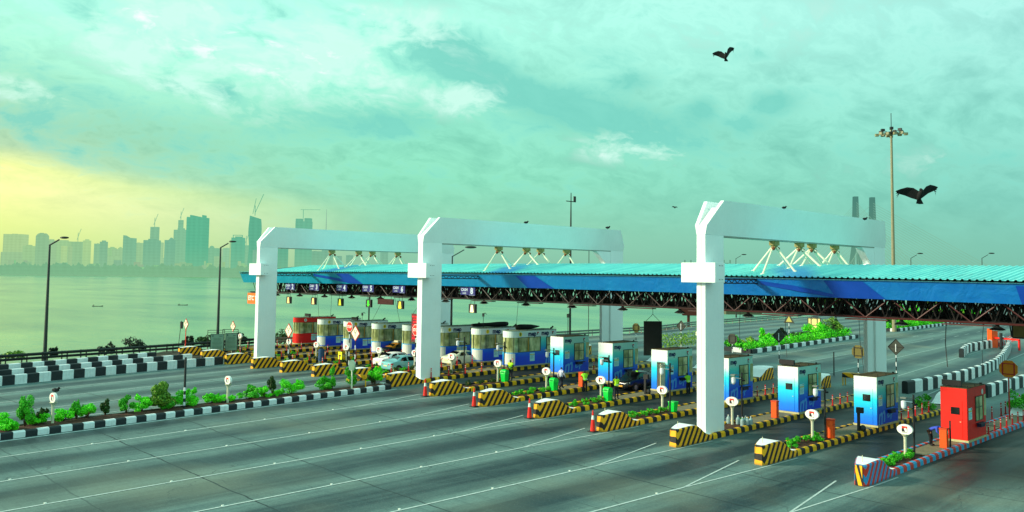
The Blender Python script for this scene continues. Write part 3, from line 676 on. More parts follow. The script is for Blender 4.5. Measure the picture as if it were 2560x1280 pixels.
# ------------------------------------------------------------------ white portal frames and the canopy they carry
PWHITE = M('portal_white', (238, 246, 244), .5, .05, .6, dirt=.06); PSHADE = M('portal_groove', (206, 190, 188), .6, .1)
PCREAM = M('strut_cream', (226, 228, 200), .55, .1, 3); CAPM = M('strut_cap_weathered', (150, 140, 84), .7, .5, 6)
def roofz(X, Y):
    zt = 10.06-.25*((Y-35)/47)**2
    return zt + .13 + (X-9.4)*.118 if X <= 16.4 else zt+.13+7*.118-(X-16.4)*.118
for n_, Yp, lab in ((1, 63.95, 'white portal frame farthest left, nearest the sea'), (2, 37.15, 'white portal frame in the middle of the canopy'), (3, 10.12, 'largest white portal frame, nearest the camera on the right')):
    t = thing('portal_frame', lab, 'portal frame', (0, Yp, 0), 0, 'white portal frames carrying the canopy')
    zb = .2
    mb = MB(); mb.b2((2.9, 0, zb), (4.98, .62, 12.576))
    c_ = mb.build('near_column', PWHITE, t, bevel=.02)
    MB().b2((2.894, .28, zb), (2.899, .33, 12.5)).build('groove', PSHADE, c_)
    mb = MB(); mb.b2((27.6, 0, zb), (29.65, .26, 12.576)); mb.b2((27.6, .36, zb), (29.65, .62, 12.576)); c_ = mb.build('far_column', PWHITE, t, bevel=.02)
    mb = MB(); mb.b2((27.7, .255, zb), (29.5, .365, 12.5)); mb.build('groove', PSHADE, c_)
    MB().b2((26.4, .16, zb), (27.6, .46, 11.2)).build('rib', PWHITE, c_)
    # V section beam made of two plates that lean apart
    def plate(sg):
        yb = 0 if sg < 0 else .62; yt = -.42 if sg < 0 else 1.02; th = .24
        def y(z): return yb+(yt-yb)*max(0, (z-12.58))/(14.72-12.58)
        o_ = [(2.9, 12.4), (2.9, 13.15), (4.45, 14.72), (27.95, 14.72), (29.65, 13.15), (29.65, 12.4), (27.2, 11.15), (25.3, 12.58), (4.98, 12.58), (4.98, 12.4)] if False else None
        vs = []; fs = []
        xs_ = [(2.9, 13.15, 12.58), (4.35, 14.72, 12.58), (4.98, 14.72, 12.58), (25.2, 14.72, 12.58), (28.7, 14.72, 12.58), (29.65, 13.15, 12.58)]
        yi = -sg*th
        for x, zt, zb_ in xs_: vs += [(x, y(zb_), zb_), (x, y(zt), zt), (x, y(zt)+yi, zt), (x, y(zb_)+yi, zb_)]
        for i in range(len(xs_)-1):
            for k_ in range(4): fs.append((i*4+k_, i*4+4+k_, i*4+4+(k_+1) % 4, i*4+(k_+1) % 4))
        fs += [(0, 1, 2, 3), tuple((len(xs_)-1)*4+q for q in (3, 2, 1, 0))]
        return MB().add(vs, fs).build('beam_plate', PWHITE, t)
    plate(-1); plate(1)
    MB().prism([(2.905, 12.59), (2.905, 13.14), (4.3, 14.3), (28.7, 14.3), (29.57, 13.14), (29.57, 12.65)], 'y', .2, .42).build('inner_web', PWHITE, t)
    MB().b2((4.99, .01, 12.50), (27.59, .61, 12.578)).build('beam_soffit', M('soffit_grey', (150, 160, 150), .7, .2), t)
    MB().prism([(25.3, 12.498), (27.59, 12.498), (27.59, 10.9), (27.3, 10.9)], 'y', .03, .59).build('haunch', PWHITE, t)
    mb = MB(); mb.prism([(2.55, -.9), (3.62, -.9), (3.62, -.012), (2.885, -.012), (2.885, .632), (3.62, .632), (3.62, 1.5), (2.55, 1.5)], 'z', 9.66, 10.86); br = mb.build('bracket_box', PWHITE, t, bevel=.015)
    mb = MB()
    for z in (9.85, 10.68):
        for x in (3.0, 3.18, 3.36): mb.box((x, -.905, z), (.05, .02, .05))
    mb.build('bolt_holes', BLACK, br)
    mb = MB()
    for z in (9.62, 9.86): mb.b2((3.62, .2, z-.035), (9.8, .42, z+.035))
    for i in range(9): mb.tube((3.7+i*.68, .31, 9.62), (4.04+i*.68, .31, 9.86), .03, n=5); mb.tube((4.04+i*.68, .31, 9.86), (4.38+i*.68, .31, 9.62), .03, n=5)
    mb.build('lattice_strut', TRUSSD, t)
    for X in (11.9, 15.5, 17.4, 21.1):
        mb = MB(); mb.b2((X-.3, .08, 12.2), (X+.3, .54, 12.5)); mb.b2((X-.2, .16, 11.98), (X+.2, .46, 12.2)); hd = mb.build('hanger', CAPM, t)
        for dx, dy in ((-1.85, -.15), (1.85, -.15), (0, -1.5), (0, 1.6)):
            bx, by = X+dx, .31+dy; bz = roofz(bx, Yp+by)
            mb = MB(); mb.tube((X+dx*.12, .31+dy*.12, 12.05), (bx, by, bz+.02), .075, .075, 8); mb.lathe([(.17, 0), (.15, .09), (.07, .12)], (bx, by, bz-.02), 8); mb.build('leg', PCREAM, hd)
        mb = MB()
        for dx in (-.32, .32): mb.sphere((X+dx, .2, 11.98), .13, 7, 5)
        mb.build('joint', M('rusty_joint', (128, 70, 36), .8, .3), hd)
# ------------------------------------------------------------------ canopy
cano = thing('toll_canopy', 'long blue canopy with corrugated roof and dark steel truss over all the toll lanes', 'canopy', (0, 0, 0))
Y0c, Y1c = -16.0, 80.3
m, N, b = newmat('turquoise_roof_sheet'); tc = N.n('ShaderNodeTexCoord').outputs['Object']; x, y, z = N.sep(tc)
s = N.noise(N.comb(N.m('MULTIPLY', x, .12), y, 0), 1.4, 4); f = N.mapr(s, .3, .7)
c = N.mix(f, s2l((84, 206, 206)), s2l((140, 240, 230)))
pos = None
for Yp in (7.4, 34.2, 61.2):      # bluer diagonal stripe beside each frame
    d = N.m('ABSOLUTE', N.m('SUBTRACT', N.m('SUBTRACT', y, Yp), N.m('MULTIPLY', N.m('SUBTRACT', x, 9), .55)))
    k_ = N.mapr(N.m('ADD', d, N.m('MULTIPLY', N.noise(tc, .5, 3), 1.2)), 2.6, 1.4)
    c = N.mix(N.m('MULTIPLY', k_, N.mapr(x, 17, 12, .2, .75)), c, s2l((20, 140, 214)))
rib = N.m('FRACT', N.m('DIVIDE', y, .38)); c = N.mix(N.m('MULTIPLY', N.mapr(rib, .72, .9), .3), c, s2l((20, 130, 140)))
c = N.mix(N.m('MULTIPLY', N.mapr(N.noise(tc, .35, 5, .7), .55, .75), .35), c, s2l((60, 110, 110)))
N.l(c, b.inputs['Base Color']); b.inputs['Roughness'].default_value = .42; b.inputs['Metallic'].default_value = .1; ROOFM = m
vs = []; nn_ = 0; Ys = []
y = Y0c
while y < Y1c-1e-6:
    for dy, dz in ((0, 0), (.20, 0), (.25, .07), (.33, .07)): 
        if y+dy < Y1c: Ys.append((y+dy, dz))
    y += .38
XR = (9.05, 12.7, 16.4, 20, 23.8)
for yy, dz in Ys:
    sh = max(0, (yy-76)/4.3)
    for X in XR: vs.append((X, yy, roofz(X, yy)+dz-(.9*sh if X > 10 else 0)))
k5 = len(XR)
MB().add(vs, [(i*k5+q, i*k5+k5+q, i*k5+k5+q+1, i*k5+q+1) for i in range(len(Ys)-1) for q in range(k5-1)]).build('corrugated_roof', ROOFM, cano)
MB().add([(9.5, Y0c, 0), (9.5, Y1c, 0)], []) 
# underside lining so the roof has a dark soffit
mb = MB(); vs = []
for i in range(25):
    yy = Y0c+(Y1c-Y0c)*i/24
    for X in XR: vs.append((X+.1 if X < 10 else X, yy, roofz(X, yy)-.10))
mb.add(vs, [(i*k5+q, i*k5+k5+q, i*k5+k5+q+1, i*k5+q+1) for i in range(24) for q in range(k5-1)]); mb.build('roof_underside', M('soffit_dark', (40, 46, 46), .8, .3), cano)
# fascia: crumpled printed sheet, leaning inwards at the bottom
m, N, b = newmat('blue_fascia_sheet'); tc = N.n('ShaderNodeTexCoord').outputs['Object']; x, y, z = N.sep(tc)
f = N.mapr(y, 62, 12); c = N.mix(f, s2l((10, 152, 184)), s2l((8, 112, 196)))
c = N.mix(N.mapr(N.noise(tc, .8, 5, .6), .4, .7, 0, .22), c, s2l((40, 160, 206)))
N.l(c, b.inputs['Base Color']); b.inputs['Roughness'].default_value = .35
bp = N.n('ShaderNodeBump'); bp.inputs['Strength'].default_value = .4; bp.inputs['Distance'].default_value = .15
nf = N.n('ShaderNodeTexNoise'); nf.inputs['Scale'].default_value = 1.1; nf.inputs['Detail'].default_value = 3; nf.inputs['Distortion'].default_value = 1.5; N.l(tc, nf.inputs['Vector'])
N.l(nf.outputs[0], bp.inputs['Height']); N.l(bp.outputs[0], b.inputs['Normal']); FASC = m
DBLUE = M('dark_blue_print', (6, 72, 178), .4, .15, 1)
def ftop(Y): return 10.06-.25*((Y-35)/47)**2
def fp(Y, t, off=0):              # t 0 at top, 1 at bottom
    cr = .02*sin(Y*1.9)*t+.015*sin(Y*4.3+1)*t
    return (9.30+.5*t+cr-off, Y-(2.2*t*t if Y > 79.5 else 0)*0, ftop(Y)-.03-1.12*t)
vs = []; ny = 240
for i in range(ny+1):
    Y = Y0c+(Y1c-Y0c)*i/ny
    for k_ in range(5): vs.append(fp(Y, k_/4))
MB().add(vs, [(i*5+q, i*5+5+q, i*5+6+q, i*5+q+1) for i in range(ny) for q in range(4)]).build('fascia', FASC, cano, smooth=True)
mb = MB()
for i in range(ny):
    Y, Y2 = Y0c+(Y1c-Y0c)*i/ny, Y0c+(Y1c-Y0c)*(i+1)/ny; a, c_ = ftop(Y), ftop(Y2)
    mb.add([(9.22, Y, a-.05), (9.22, Y2, c_-.05), (9.22, Y2, c_+.0), (9.22, Y, a+.0), (9.42, Y, a), (9.42, Y2, c_)], [(0, 1, 2, 3), (3, 2, 5, 4)])
mb.build('fascia_trim', M('bright_cyan_trim', (120, 226, 250), .4, .05), cano)
mb = MB(); mb.add([fp(Y1c, 0), fp(Y1c, 1), (23.0, Y1c-.3, ftop(Y1c)-1.0), (23.7, Y1c, ftop(Y1c)+.0)], [(0, 1, 2, 3)]); mb.build('end_fascia', FASC, cano)
for pf in ([(2061, 703), (2158, 705), (2208, 752), (2081, 739)], [(1290, 690), (1338, 690), (1378, 722), (1312, 721)], [(840, 683), (872, 683), (900, 711), (862, 708)],
           [(1900, 703), (1985, 715), (2085, 738), (2210, 751), (2080, 746), (1990, 730), (1900, 712)], [(785, 685), (860, 699), (862, 707), (785, 691)], [(2540, 716), (2590, 717), (2590, 765), (2550, 762)]):
    vs = []; mb = MB()
    for q in pf:
        p = onX(q[0], q[1], 9.4); t_ = min(max((ftop(p.y)-.05-p.z)/1.12, .01), .99); vs.append(fp(p.y, t_, .035))
    mb.add(vs, [tuple(range(len(vs)))]); mb.build('printed_swoosh', DBLUE, cano)
# steel trusses
ZB = lambda Y: ftop(Y)-2.28
def truss(X, step, mat, r=.05, ztop=1.0, cross=False):
    mb = MB(); nb = int((Y1c-1.2-Y0c)/step)
    for i in range(nb):
        a = Y0c+i*step; b_ = a+step; mdl = a+step/2
        mb.tube((X, a, ZB(a)), (X, b_, ZB(b_)), r*1.3, None, 6); mb.tube((X, a, ftop(a)-ztop), (X, b_, ftop(b_)-ztop), r*1.4, None, 5)
        mb.tube((X, a, ftop(a)-ztop), (X, mdl, ZB(mdl)), r, None, 5); mb.tube((X, mdl, ZB(mdl)), (X, b_, ftop(b_)-ztop), r, None, 5)
    return mb.build('truss', mat, cano)
m, N, b = newmat('truss_front_steel'); tc = N.n('ShaderNodeTexCoord').outputs['Object']; x, y, z = N.sep(tc)
c = N.mix(N.mapr(N.m('ADD', y, N.m('MULTIPLY', N.noise(tc, .3, 3), 14)), 34, 12), s2l((30, 24, 20)), s2l((70, 16, 13))); N.l(c, b.inputs['Base Color']); b.inputs['Roughness'].default_value = .55; TF = m
truss(10.2, 3.0, TF, .045, 1.1); truss(10.7, 1.0, TRUSSD, .045, .9); truss(11.6, 1.2, TRUSSD, .05, .8)
for X in (12.6, 13.8, 15.2, 16.6, 18.2, 20, 22): truss(X, 1.35, TRUSSD, .06, .55)
for k_ in range(36):
    Y = Y0c+.8+k_*2.7; mb = MB(); X = 10.2; z0_ = ZB(Y)
    for i in range(8):
        xa, xb = 10.2+i*1.525, 10.2+(i+1)*1.525; mb.tube((xa, Y, z0_), (xb, Y, z0_), .06, None, 5); zt = lambda q: roofz(q, Y)-.2
        mb.tube((xa, Y, zt(xa)), ((xa+xb)/2, Y, z0_), .035, None, 4); mb.tube(((xa+xb)/2, Y, z0_), (xb, Y, zt(xb)), .035, None, 4)
    mb.build('cross_truss', TRUSSD, cano)
for k_ in range(17):
    Y = Y0c+1+k_*5.7; mb = MB(); mb.b2((10.0, Y, ZB(Y)-.16), (10.5, Y+2.6, ZB(Y)-.09)); mb.build('cable_tray', TF, cano)
# ------------------------------------------------------------------ things hung from the canopy
lp = None
for i, px in enumerate((692, 749, 811, 879, 951, 1029, 1114, 1210, 1315, 1430, 1557, 1700, 1870, 2253, 2492)):
    p = onX(px, 750, 11); Y = p.y
    if lp is None:
        lp = thing('canopy_lamp', '', 'lamp', (0, 0, 0), 0, 'dish lamps under the canopy')
        MB().lathe([(.05, .34), (.09, .30), (.12, .18), (.36, .04), (.42, 0), (.40, -.02)], (0, 0, -.2), 14).build('shade', DARK, lp)
        MB().lathe([(.34, 0), (.3, -.05), (.12, -.09)], (0, 0, -.2), 14).build('lens', M('white_lens', (240, 246, 236), .3, .05), lp)
        o = lp
    else: o = dup(lp)
    o.location = (11, Y, ZB(Y)-.15); o['label'] = 'dark dish lamp with white lens hanging under the canopy above the toll lanes' if i < 8 else 'dark dish lamp hanging under the right half of the canopy'
sg = None
for i, (px, n_, cc_) in enumerate(((717, 2, (250, 196, 120)), (779, 3, (250, 196, 120)), (846, 4, (240, 236, 60)), (917, 5, (60, 230, 40)), (996, 6, (240, 236, 60)), (1176, 8, (252, 244, 180)))):
    Y = onX(px, 740, 9.5).y; t = thing('lane_signal', 'black lane signal with %s symbol over %s' % (('orange', 'orange', 'yellow', 'green', 'yellow', 'pale yellow')[i], BN[n_]), 'lane signal', (9.7, Y, ZB(Y)-.82), 0, 'lane signal boxes')
    mb = MB(); mb.b2((0, -.42, -.38), (.22, .42, .40)); mb.tube((.1, -.25, .4), (.1, -.25, .85), .02, n=5); mb.tube((.1, .25, .4), (.1, .25, .85), .02, n=5); mb.build('housing', BLACK, t)
    E_ = M('signal_glow_%d' % i, cc_, .4, .05, emis=.9)
    mb = MB()
    if i == 3: mb.add([(-.01, -.12, .3), (-.01, .12, .3), (-.01, .12, -.05), (-.01, .26, -.05), (-.01, 0, -.32), (-.01, -.26, -.05), (-.01, -.12, -.05)], [tuple(range(7))])
    else: mb.add([(-.01, -.13, .32), (-.01, .13, .32), (-.01, .18, -.05), (-.01, .24, -.32), (-.01, -.24, -.32), (-.01, -.18, -.05)], [tuple(range(6))])
    mb.build('symbol', E_, t)
NEGY = Vector((0, -1, 0))
BLUESIGN = M('sign_blue', (2, 14, 110), .5, .05)
for px, n_ in ((708+20, 2), (766+22, 3), (835+22, 4), (905+18, 5), (985+15, 6), (1163+10, 8)):
    Y = onX(px, 718, 9.6).y; z = ftop(Y)-1.55
    t = thing('lane_sign', 'blue CASH LANE sign reading %s on the canopy truss' % NW[n_], 'sign', (9.55, Y, z), 0, 'blue cash lane signs')
    MB().b2((-.03, .02, -.34), (.03, 1.05, .30)).build('panel', BLUESIGN, t); MB().b2((-.03, -.85, -.38), (.03, -.02, .32)).build('number_panel', BLUESIGN, t)
    mb = MB(); mb.text('CASH', .34, (-.045, .53, .1), NEGY, PZ, 0, .03); mb.text('LANE', .2, (-.045, .53, -.2), NEGY, PZ, 0, .02); mb.text(str(n_), .72, (-.045, -.44, -.02), NEGY, PZ, 0, .04)
    mb.b2((-.036, -.8, -.36), (-.031, -.07, -.34)); mb.build('lettering', M('pale_sign_ink', (190, 206, 226), .5, .03), t)
# ETC TAG board under the canopy end
a = onX(620, 727, 9.6); Y = a.y-1.75
t = thing('hanging_sign', 'orange ETC TAG board hanging below the left end of the canopy', 'sign', (9.6, Y, ZB(Y)-.75))
MB().b2((-.04, -1.75, -.66), (.04, 1.75, .62)).build('panel', M('sign_orange', (252, 112, 20), .5, .1, dirt=.15), t)
mb = MB(); mb.text('ETC TAG', .75, (-.055, 0, 0), NEGY, PZ, 0, .035, w=None); mb.build('lettering', WHITE, t)
mb = MB(); mb.tube((0, -1.5, .62), (0, -1.5, .8), .03); mb.tube((0, 1.5, .62), (0, 1.5, .8), .03); mb.build('hanger', DARK, t)
# dark red display bar, red message board, black board back
Y = onX(963, 744, 9.9).y
t = thing('display_bar', 'narrow dark red display bar hanging under the canopy between two lane signals', 'display', (9.9, Y, ZB(Y)-.55)); MB().b2((0, -1.25, -.3), (.15, 1.25, .25)).build('housing', M('display_maroon', (64, 8, 14), .3, .2), t)
mb = MB(); mb.tube((.07, -.9, .25), (.07, -.9, .55), .02); mb.tube((.07, .9, .25), (.07, .9, .55), .02); mb.build('hanger', DARK, t)
p0 = onX(1029, 784, 10.5); Y = p0.y
t = thing('message_board', 'red message board hung on wires behind the middle column', 'sign', (10.5, Y-.85, p0.z))
LED = M('led_red', (220, 8, 34), .3, .1, emis=.35); mb = MB(); mb.b2((0, -.85, -2.7), (.14, .85, 0)); mb.build('housing', M('maroon_frame', (110, 20, 26), .5, .2), t)
mb = MB()
for k_ in range(9): mb.b2((-.012, -.72+.05*(k_ % 3), -.35-.26*k_), (-.003, .72-.06*((k_*7) % 4), -.2-.26*k_))
mb.build('text_rows', LED, t)
MB().path([(.07, .7, 0), (.07, 0, .7), (.07, -.7, 0)], .018).path([(.07, 0, .7), (.07, 0, ZB(Y)-p0.z)], .018).build('wire', DARK, t)
p0 = onY(1632, 803, 22.5); t = thing('message_board', 'black backed message board hung on wires left of the open-door booth', 'sign', (p0.x, p0.y, p0.z), R(-42))
hh_ = (888-803)/2184*(p0-CAM).dot(fw)
MB().b2((-.72, -.08, -hh_), (.72, .08, 0)).build('housing', M('board_black', (14, 14, 13), .6, .2), t); MB().path([(-.55, 0, 0), (0, 0, .55), (.55, 0, 0)], .018).path([(0, 0, .55), (0, 0, 1.9)], .018).build('wire', DARK, t)
# loose cables drooping from the truss
for i, (px1, py1, px2, py2, X) in enumerate(((793, 735, 797, 793, 12), (829, 733, 826, 796, 14), (963, 758, 925, 812, 12), (985, 758, 1000, 806, 12), (1130, 770, 1128, 806, 12), (1296, 780, 1290, 830, 15), (2366, 810, 2369, 918, 13), (2460, 812, 2458, 935, 15), (1851, 790, 1850, 860, 14), (1965, 795, 1967, 892, 13), (2147, 800, 2160, 930, 13))):
    a, b_ = onX(px1, py1, X), onX(px2, py2, X); a.z = ZB(a.y); mdl = (a+b_)/2+Vector((.1, .12, 0))
    o = MB().path([a, mdl, b_], .028 if i == 6 else .016, 4).build('hanging_cable', DARK); tag(o, ('thin dark cable drooping from the canopy to the roof of the booth below', 'thick dark loose cable hanging above the big red booth')[i == 6], 'cable', 'cables hanging from the canopy')
# ------------------------------------------------------------------ plants
def leafmat(name, lo, hi):
    m, N, b = newmat(name); tc = N.n('ShaderNodeTexCoord').outputs['Object']
    ge = N.n('ShaderNodeNewGeometry'); rp = ge.outputs['Random Per Island']
    f = N.m('ADD', N.m('MULTIPLY', rp, .6), N.m('MULTIPLY', N.noise(tc, 1.3, 3), .5)); f = N.mapr(f, .2, .9)
    N.l(N.mix(f, s2l(lo), s2l(hi)), b.inputs['Base Color']); b.inputs['Roughness'].default_value = .5; b.inputs['Specular IOR Level'].default_value = .3
    b.inputs['Subsurface Weight'].default_value = 0
    return m
LF = {'bright': leafmat('bright_green_leaves', (20, 180, 8), (120, 255, 30)), 'mid': leafmat('mid_green_leaves', (18, 130, 16), (100, 226, 44)), 'dark': leafmat('dark_leaves', (18, 46, 16), (70, 110, 40)), 'olive': leafmat('olive_leaves', (44, 110, 20), (150, 190, 60)), 'vdark': leafmat('blackish_leaves', (10, 22, 12), (30, 56, 30))}
STEM = M('brown_stem', (84, 62, 40), .9, .3)
def leaves(mb, c, r, n, ls, rn, flat=0.):
    for _ in range(n):
        while True:
            p = Vector((rn.uniform(-1, 1), rn.uniform(-1, 1), rn.uniform(-1, 1)))
            if p.length <= 1: break
        if p.length < .55: p = p.normalized()*rn.uniform(.5, 1)
        q = Vector((c[0]+p.x*r[0], c[1]+p.y*r[1], c[2]+p.z*r[2]))
        d = (p+Vector((rn.uniform(-.8, .8), rn.uniform(-.8, .8), rn.uniform(-.3, 1)))).normalized(); s = ls*rn.uniform(.6, 1.3)
        t_ = d.orthogonal().normalized(); t_ = Matrix.Rotation(rn.uniform(0, 6.3), 3, d) @ t_; t2 = d.cross(t_)
        t_ = (t_+d*.35).normalized()
        mb.add([q-t_*s, q+t2*s*.45+d*s*.15, q+t_*s, q-t2*s*.45+d*s*.15], [(0, 1, 2, 3)])
def shrub(name, lab, loc, w_, h, kind='bright', leg=0., n=700, ls=.07, seed=0, group=None, cat='shrub', clumps=7, depth=None):
    rn = random.Random(seed*131+7); t = thing(name, lab, cat, loc, rn.uniform(0, 6), group)
    mb = MB(); dp = (depth or w_)/2; z0 = leg*.8; tips = []
    clumps = int(clumps*1.9)
    for k_ in range(clumps):
        a = rn.uniform(0, 6.28); rr = math.sqrt(rn.uniform(0, 1))*.78; env = 1-.55*rr*rr
        hz = (h-z0)*env*rn.uniform(.35, .92) if rn.random() < .75 else (h-z0)*rn.uniform(.1, .4); cz = z0+hz
        s_ = rn.uniform(.2, .42); c_ = (cos(a)*rr*w_/2, sin(a)*rr*dp, cz); tips.append(c_)
        leaves(mb, c_, (max(w_/2*s_, .1), max(dp*s_, .1), max((h-z0)*.5*s_, .09)), int(n*1.5/clumps), ls, rn)
        if rn.random() < .5: leaves(mb, (c_[0]+rn.uniform(-.1, .1)*w_, c_[1], c_[2]+(h-z0)*.12), (w_*.05, dp*.1, (h-z0)*.1), int(n*.3/clumps)+3, ls, rn)
    mb.build('foliage', LF[kind], t, smooth='leaf')
    mb = MB()
    for c_ in tips:
        mdl = (c_[0]*.35, c_[1]*.35, c_[2]*.5); mb.tube((0, 0, -.05), mdl, .02*max(1, h/1.5), .012, 4); mb.tube(mdl, c_, .012, .005, 4)
    mb.build('stem', STEM, t); return t
# shrubs of the black-and-white median: pixel base -> ground, width/height in metres
MED = [(15, 1078, 70, 40, 'bright', 0, 'low spreading shrub at the left edge of the median'), (62, 1068, 46, 78, 'mid', .15, 'tall upright green bush near the left end of the median'), (102, 1058, 24, 38, 'dark', .4, 'small reddish leafed sapling behind the low hedge plants'),
       (96, 1062, 56, 30, 'bright', 0, 'low bright shrub right of the tall upright bush'), (150, 1050, 44, 28, 'bright', 0, 'low bright shrub below the first oval sign'), (176, 1043, 30, 52, 'mid', .5, 'small round-topped tree on the median with a thin trunk'),
       (205, 1041, 44, 38, 'bright', .2, 'bright open shrub between two saplings'), (246, 1034, 20, 38, 'dark', .4, 'thin dark sapling standing alone on the median'), (300, 1028, 34, 38, 'mid', .4, 'small leggy shrub left of the round clipped bush'),
       (336, 1024, 48, 40, 'bright', 0, 'round clipped bright bush left of the tall leafy plant'), (392, 1016, 62, 66, 'olive', .2, 'tall loose leafy plant with yellow-green leaves'), (394, 1018, 40, 34, 'mid', 0, 'low mid green shrub under the tall loose plant'), (450, 1012, 56, 44, 'bright', 0, 'large round bright bush left of the striped pole'),
       (500, 1000, 34, 28, 'bright', 0, 'small round shrub right of the striped pole'), (536, 997, 44, 18, 'bright', 0, 'low flat ground shrub left of the second oval sign'), (585, 990, 52, 18, 'mid', 0, 'low flat ground shrub right of the second oval sign'), (592, 988, 32, 36, 'mid', .35, 'small round-headed tree beside the low shrubs'),
       (622, 985, 34, 24, 'bright', 0, 'low dense bush under the dark sapling'), (636, 982, 20, 46, 'dark', .5, 'dark thin sapling with a tuft of leaves'), (686, 978, 48, 40, 'bright', 0, 'large round bright shrub in the middle of the median'), (660, 984, 30, 18, 'bright', 0, 'small low shrub left of the large round one'),
       (784, 966, 20, 52, 'mid', .4, 'slim upright green bush right of the gap'), (796, 972, 46, 30, 'mid', 0, 'spreading mid green shrub at the foot of the slim bush'), (856, 964, 28, 50, 'mid', .3, 'narrow upright shrub left of the round mirror'), (905, 958, 26, 34, 'dark', .2, 'dark loose shrub in front of the yellow barrier'), (932, 960, 56, 42, 'bright', 0, 'big round bright bush at the right end of the median')]
for i, (px, py, wp, hp, kd, leg, lab) in enumerate(MED):
    P = G(px, py, .2); d = (P-CAM).dot(fw); k_ = d/2184
    yk = lerp(P.x, [-62, -28.8, -.9], [30.9, 34.5, 37.1]); 
    shrub('shrub', lab, (P.x, min(max(P.y, yk-.6), yk+.7), g(P.x, P.y)+.2), wp*k_*1.45, hp*k_*1.12, kd, leg*hp*k_*.5, int(1200+wp*hp*.9), .052 if kd != 'olive' else .085, i, 'shrubs on the black and white median', depth=min(wp*k_, 1.9))
# plants in each island bed
for n_ in range(1, 16):
    Yn = (15-n_)*5.4; cnt = {15: 9, 14: 8, 13: 2, 12: 8, 11: 8, 10: 7, 9: 4, 8: 4}.get(n_, 5)
    for q in range(cnt):
        X = 3.9+(4.0*q/max(cnt-1, 1)); Y = Yn+rnd.uniform(-.4, .35)
        kd = 'dark' if (n_ in (8, 9) or n_ < 8 and q % 2) else 'mid'
        shrub('bedding_plant', 'small plant bedded on the island of '+BN[n_], (X, Y, g(X, Y)+.2), rnd.uniform(.5, .8), rnd.uniform(.35, .55), kd, 0, 260, .05, n_*20+q, 'bedding plants on the island of '+BN[n_], 'plant', 4)
# sea-side verge vegetation
for i, (px, py, wp, hp, kd, lab) in enumerate([(265, 878, 44, 14, 'vdark', 'dark low bush beyond the crash barrier near the left lamp'), (335, 872, 62, 24, 'vdark', 'wide dark bush beyond the crash barrier left of the red-post sign'), (135, 884, 24, 10, 'vdark', 'tiny dark weed clump behind the crash barrier'), (470, 862, 36, 14, 'vdark', 'low dark weeds at the foot of the red-post sign'), (510, 860, 44, 16, 'dark', 'dark weeds left of the notice boards'), (600, 850, 40, 8, 'vdark', 'dark ragged plants right of the notice boards'), (700, 852, 70, 18, 'dark', 'dark green bushes beyond the barrier right of the white column'), (40, 890, 60, 8, 'olive', 'dry grass tuft on the embankment at the left')]):
    P = G(px, py, 0); e_ = edgeY(P.x)+1.2; r_ = ray(px, py); 
    if P.y < e_: P = onY(px, py, e_)
    k_ = (P-CAM).dot(fw)/2184; shrub('verge_bush', lab, (P.x, P.y, g(P.x, P.y)-.4), wp*k_, hp*k_+.9, kd, 0, 700, .12, 300+i, 'bushes on the sea embankment', 'bush', 8)
# ------------------------------------------------------------------ oval signs
def oval_sign(P, lab, back=False, i=0):
    t = thing('oval_sign', lab, 'sign', P, rnd.uniform(-.08, .08), 'oval logo signs on flared posts')
    MB().lathe([(.085, 0), (.08, 1.0), (.1, 1.12), (.19, 1.23), (.21, 1.27)], n=12).build('post', M('post_cream', (206, 204, 176), .6, .1, 2, dirt=.3), t)
    vs = []
    for s_ in (-.07, .07):
        for k_ in range(24): a = 2*pi*k_/24; vs.append((s_, .43*cos(a), 1.52+.285*sin(a)))
    mb = MB(); mb.add(vs, [tuple(range(24)), tuple(range(47, 23, -1))]+[(k_, 24+k_, 24+(k_+1) % 24, (k_+1) % 24) for k_ in range(24)]); h = mb.build('oval_head', M('sign_white', (240, 238, 232), .45, .06), t)
    mb = MB(); logo(mb, (-.078, 0, 1.55), .30, NEGY, PZ); mb.b2((-.08, -.15, 1.345), (-.074, .15, 1.365), 2); mb.build('emblem', [M('logo_orange_red', (224, 52, 30), .5, .05), WHITE, INKK], h)
    return t
OV = {15: (2255, 1140), 14: (2025, 1098), 13: (1818, 1068), 12: (1642, 1030), 11: (1489, 1007), 10: (1351, 974), 9: (1230, 954)}
for n_ in range(1, 16):
    Yn = (15-n_)*5.4; X = 7.2; Y = Yn+(.1 if n_ not in (12,) else .1)
    if n_ in (8,): X = 6.9
    oval_sign((X, Y, g(X, Y)+.2), 'white oval sign on the island of '+BN[n_])
for px, py, lab in ((131, 1062, 'white oval sign on the median with a crow perched on it'), (569, 1008, 'white oval sign on the median among low shrubs')):
    P = G(px, py, .2); oval_sign((P.x, P.y, g(P.x, P.y)+.2), lab)
CROWSIGN = G(131, 1062, .2)
P = G(879, 975, .2); t = thing('road_mirror', 'round convex mirror on a cream post near the right end of the median', 'mirror', (P.x, P.y, P.z)); MB().lathe([(.06, 0), (.055, 1.5)], n=10).build('post', PCREAM, t)
mb = MB(); vs = []
for s_, rr in ((-.05, .42), (.03, .42)):
    for k_ in range(20): a = 2*pi*k_/20; vs.append((s_, rr*cos(a), 1.82+rr*sin(a)))
mb.add(vs, [tuple(range(20)), tuple(range(39, 19, -1))]+[(k_, 20+k_, 20+(k_+1) % 20, (k_+1) % 20) for k_ in range(20)]); mb.build('mirror_face', M('mirror_green_silver', (150, 190, 170), .15, .1, metal=.6), t)
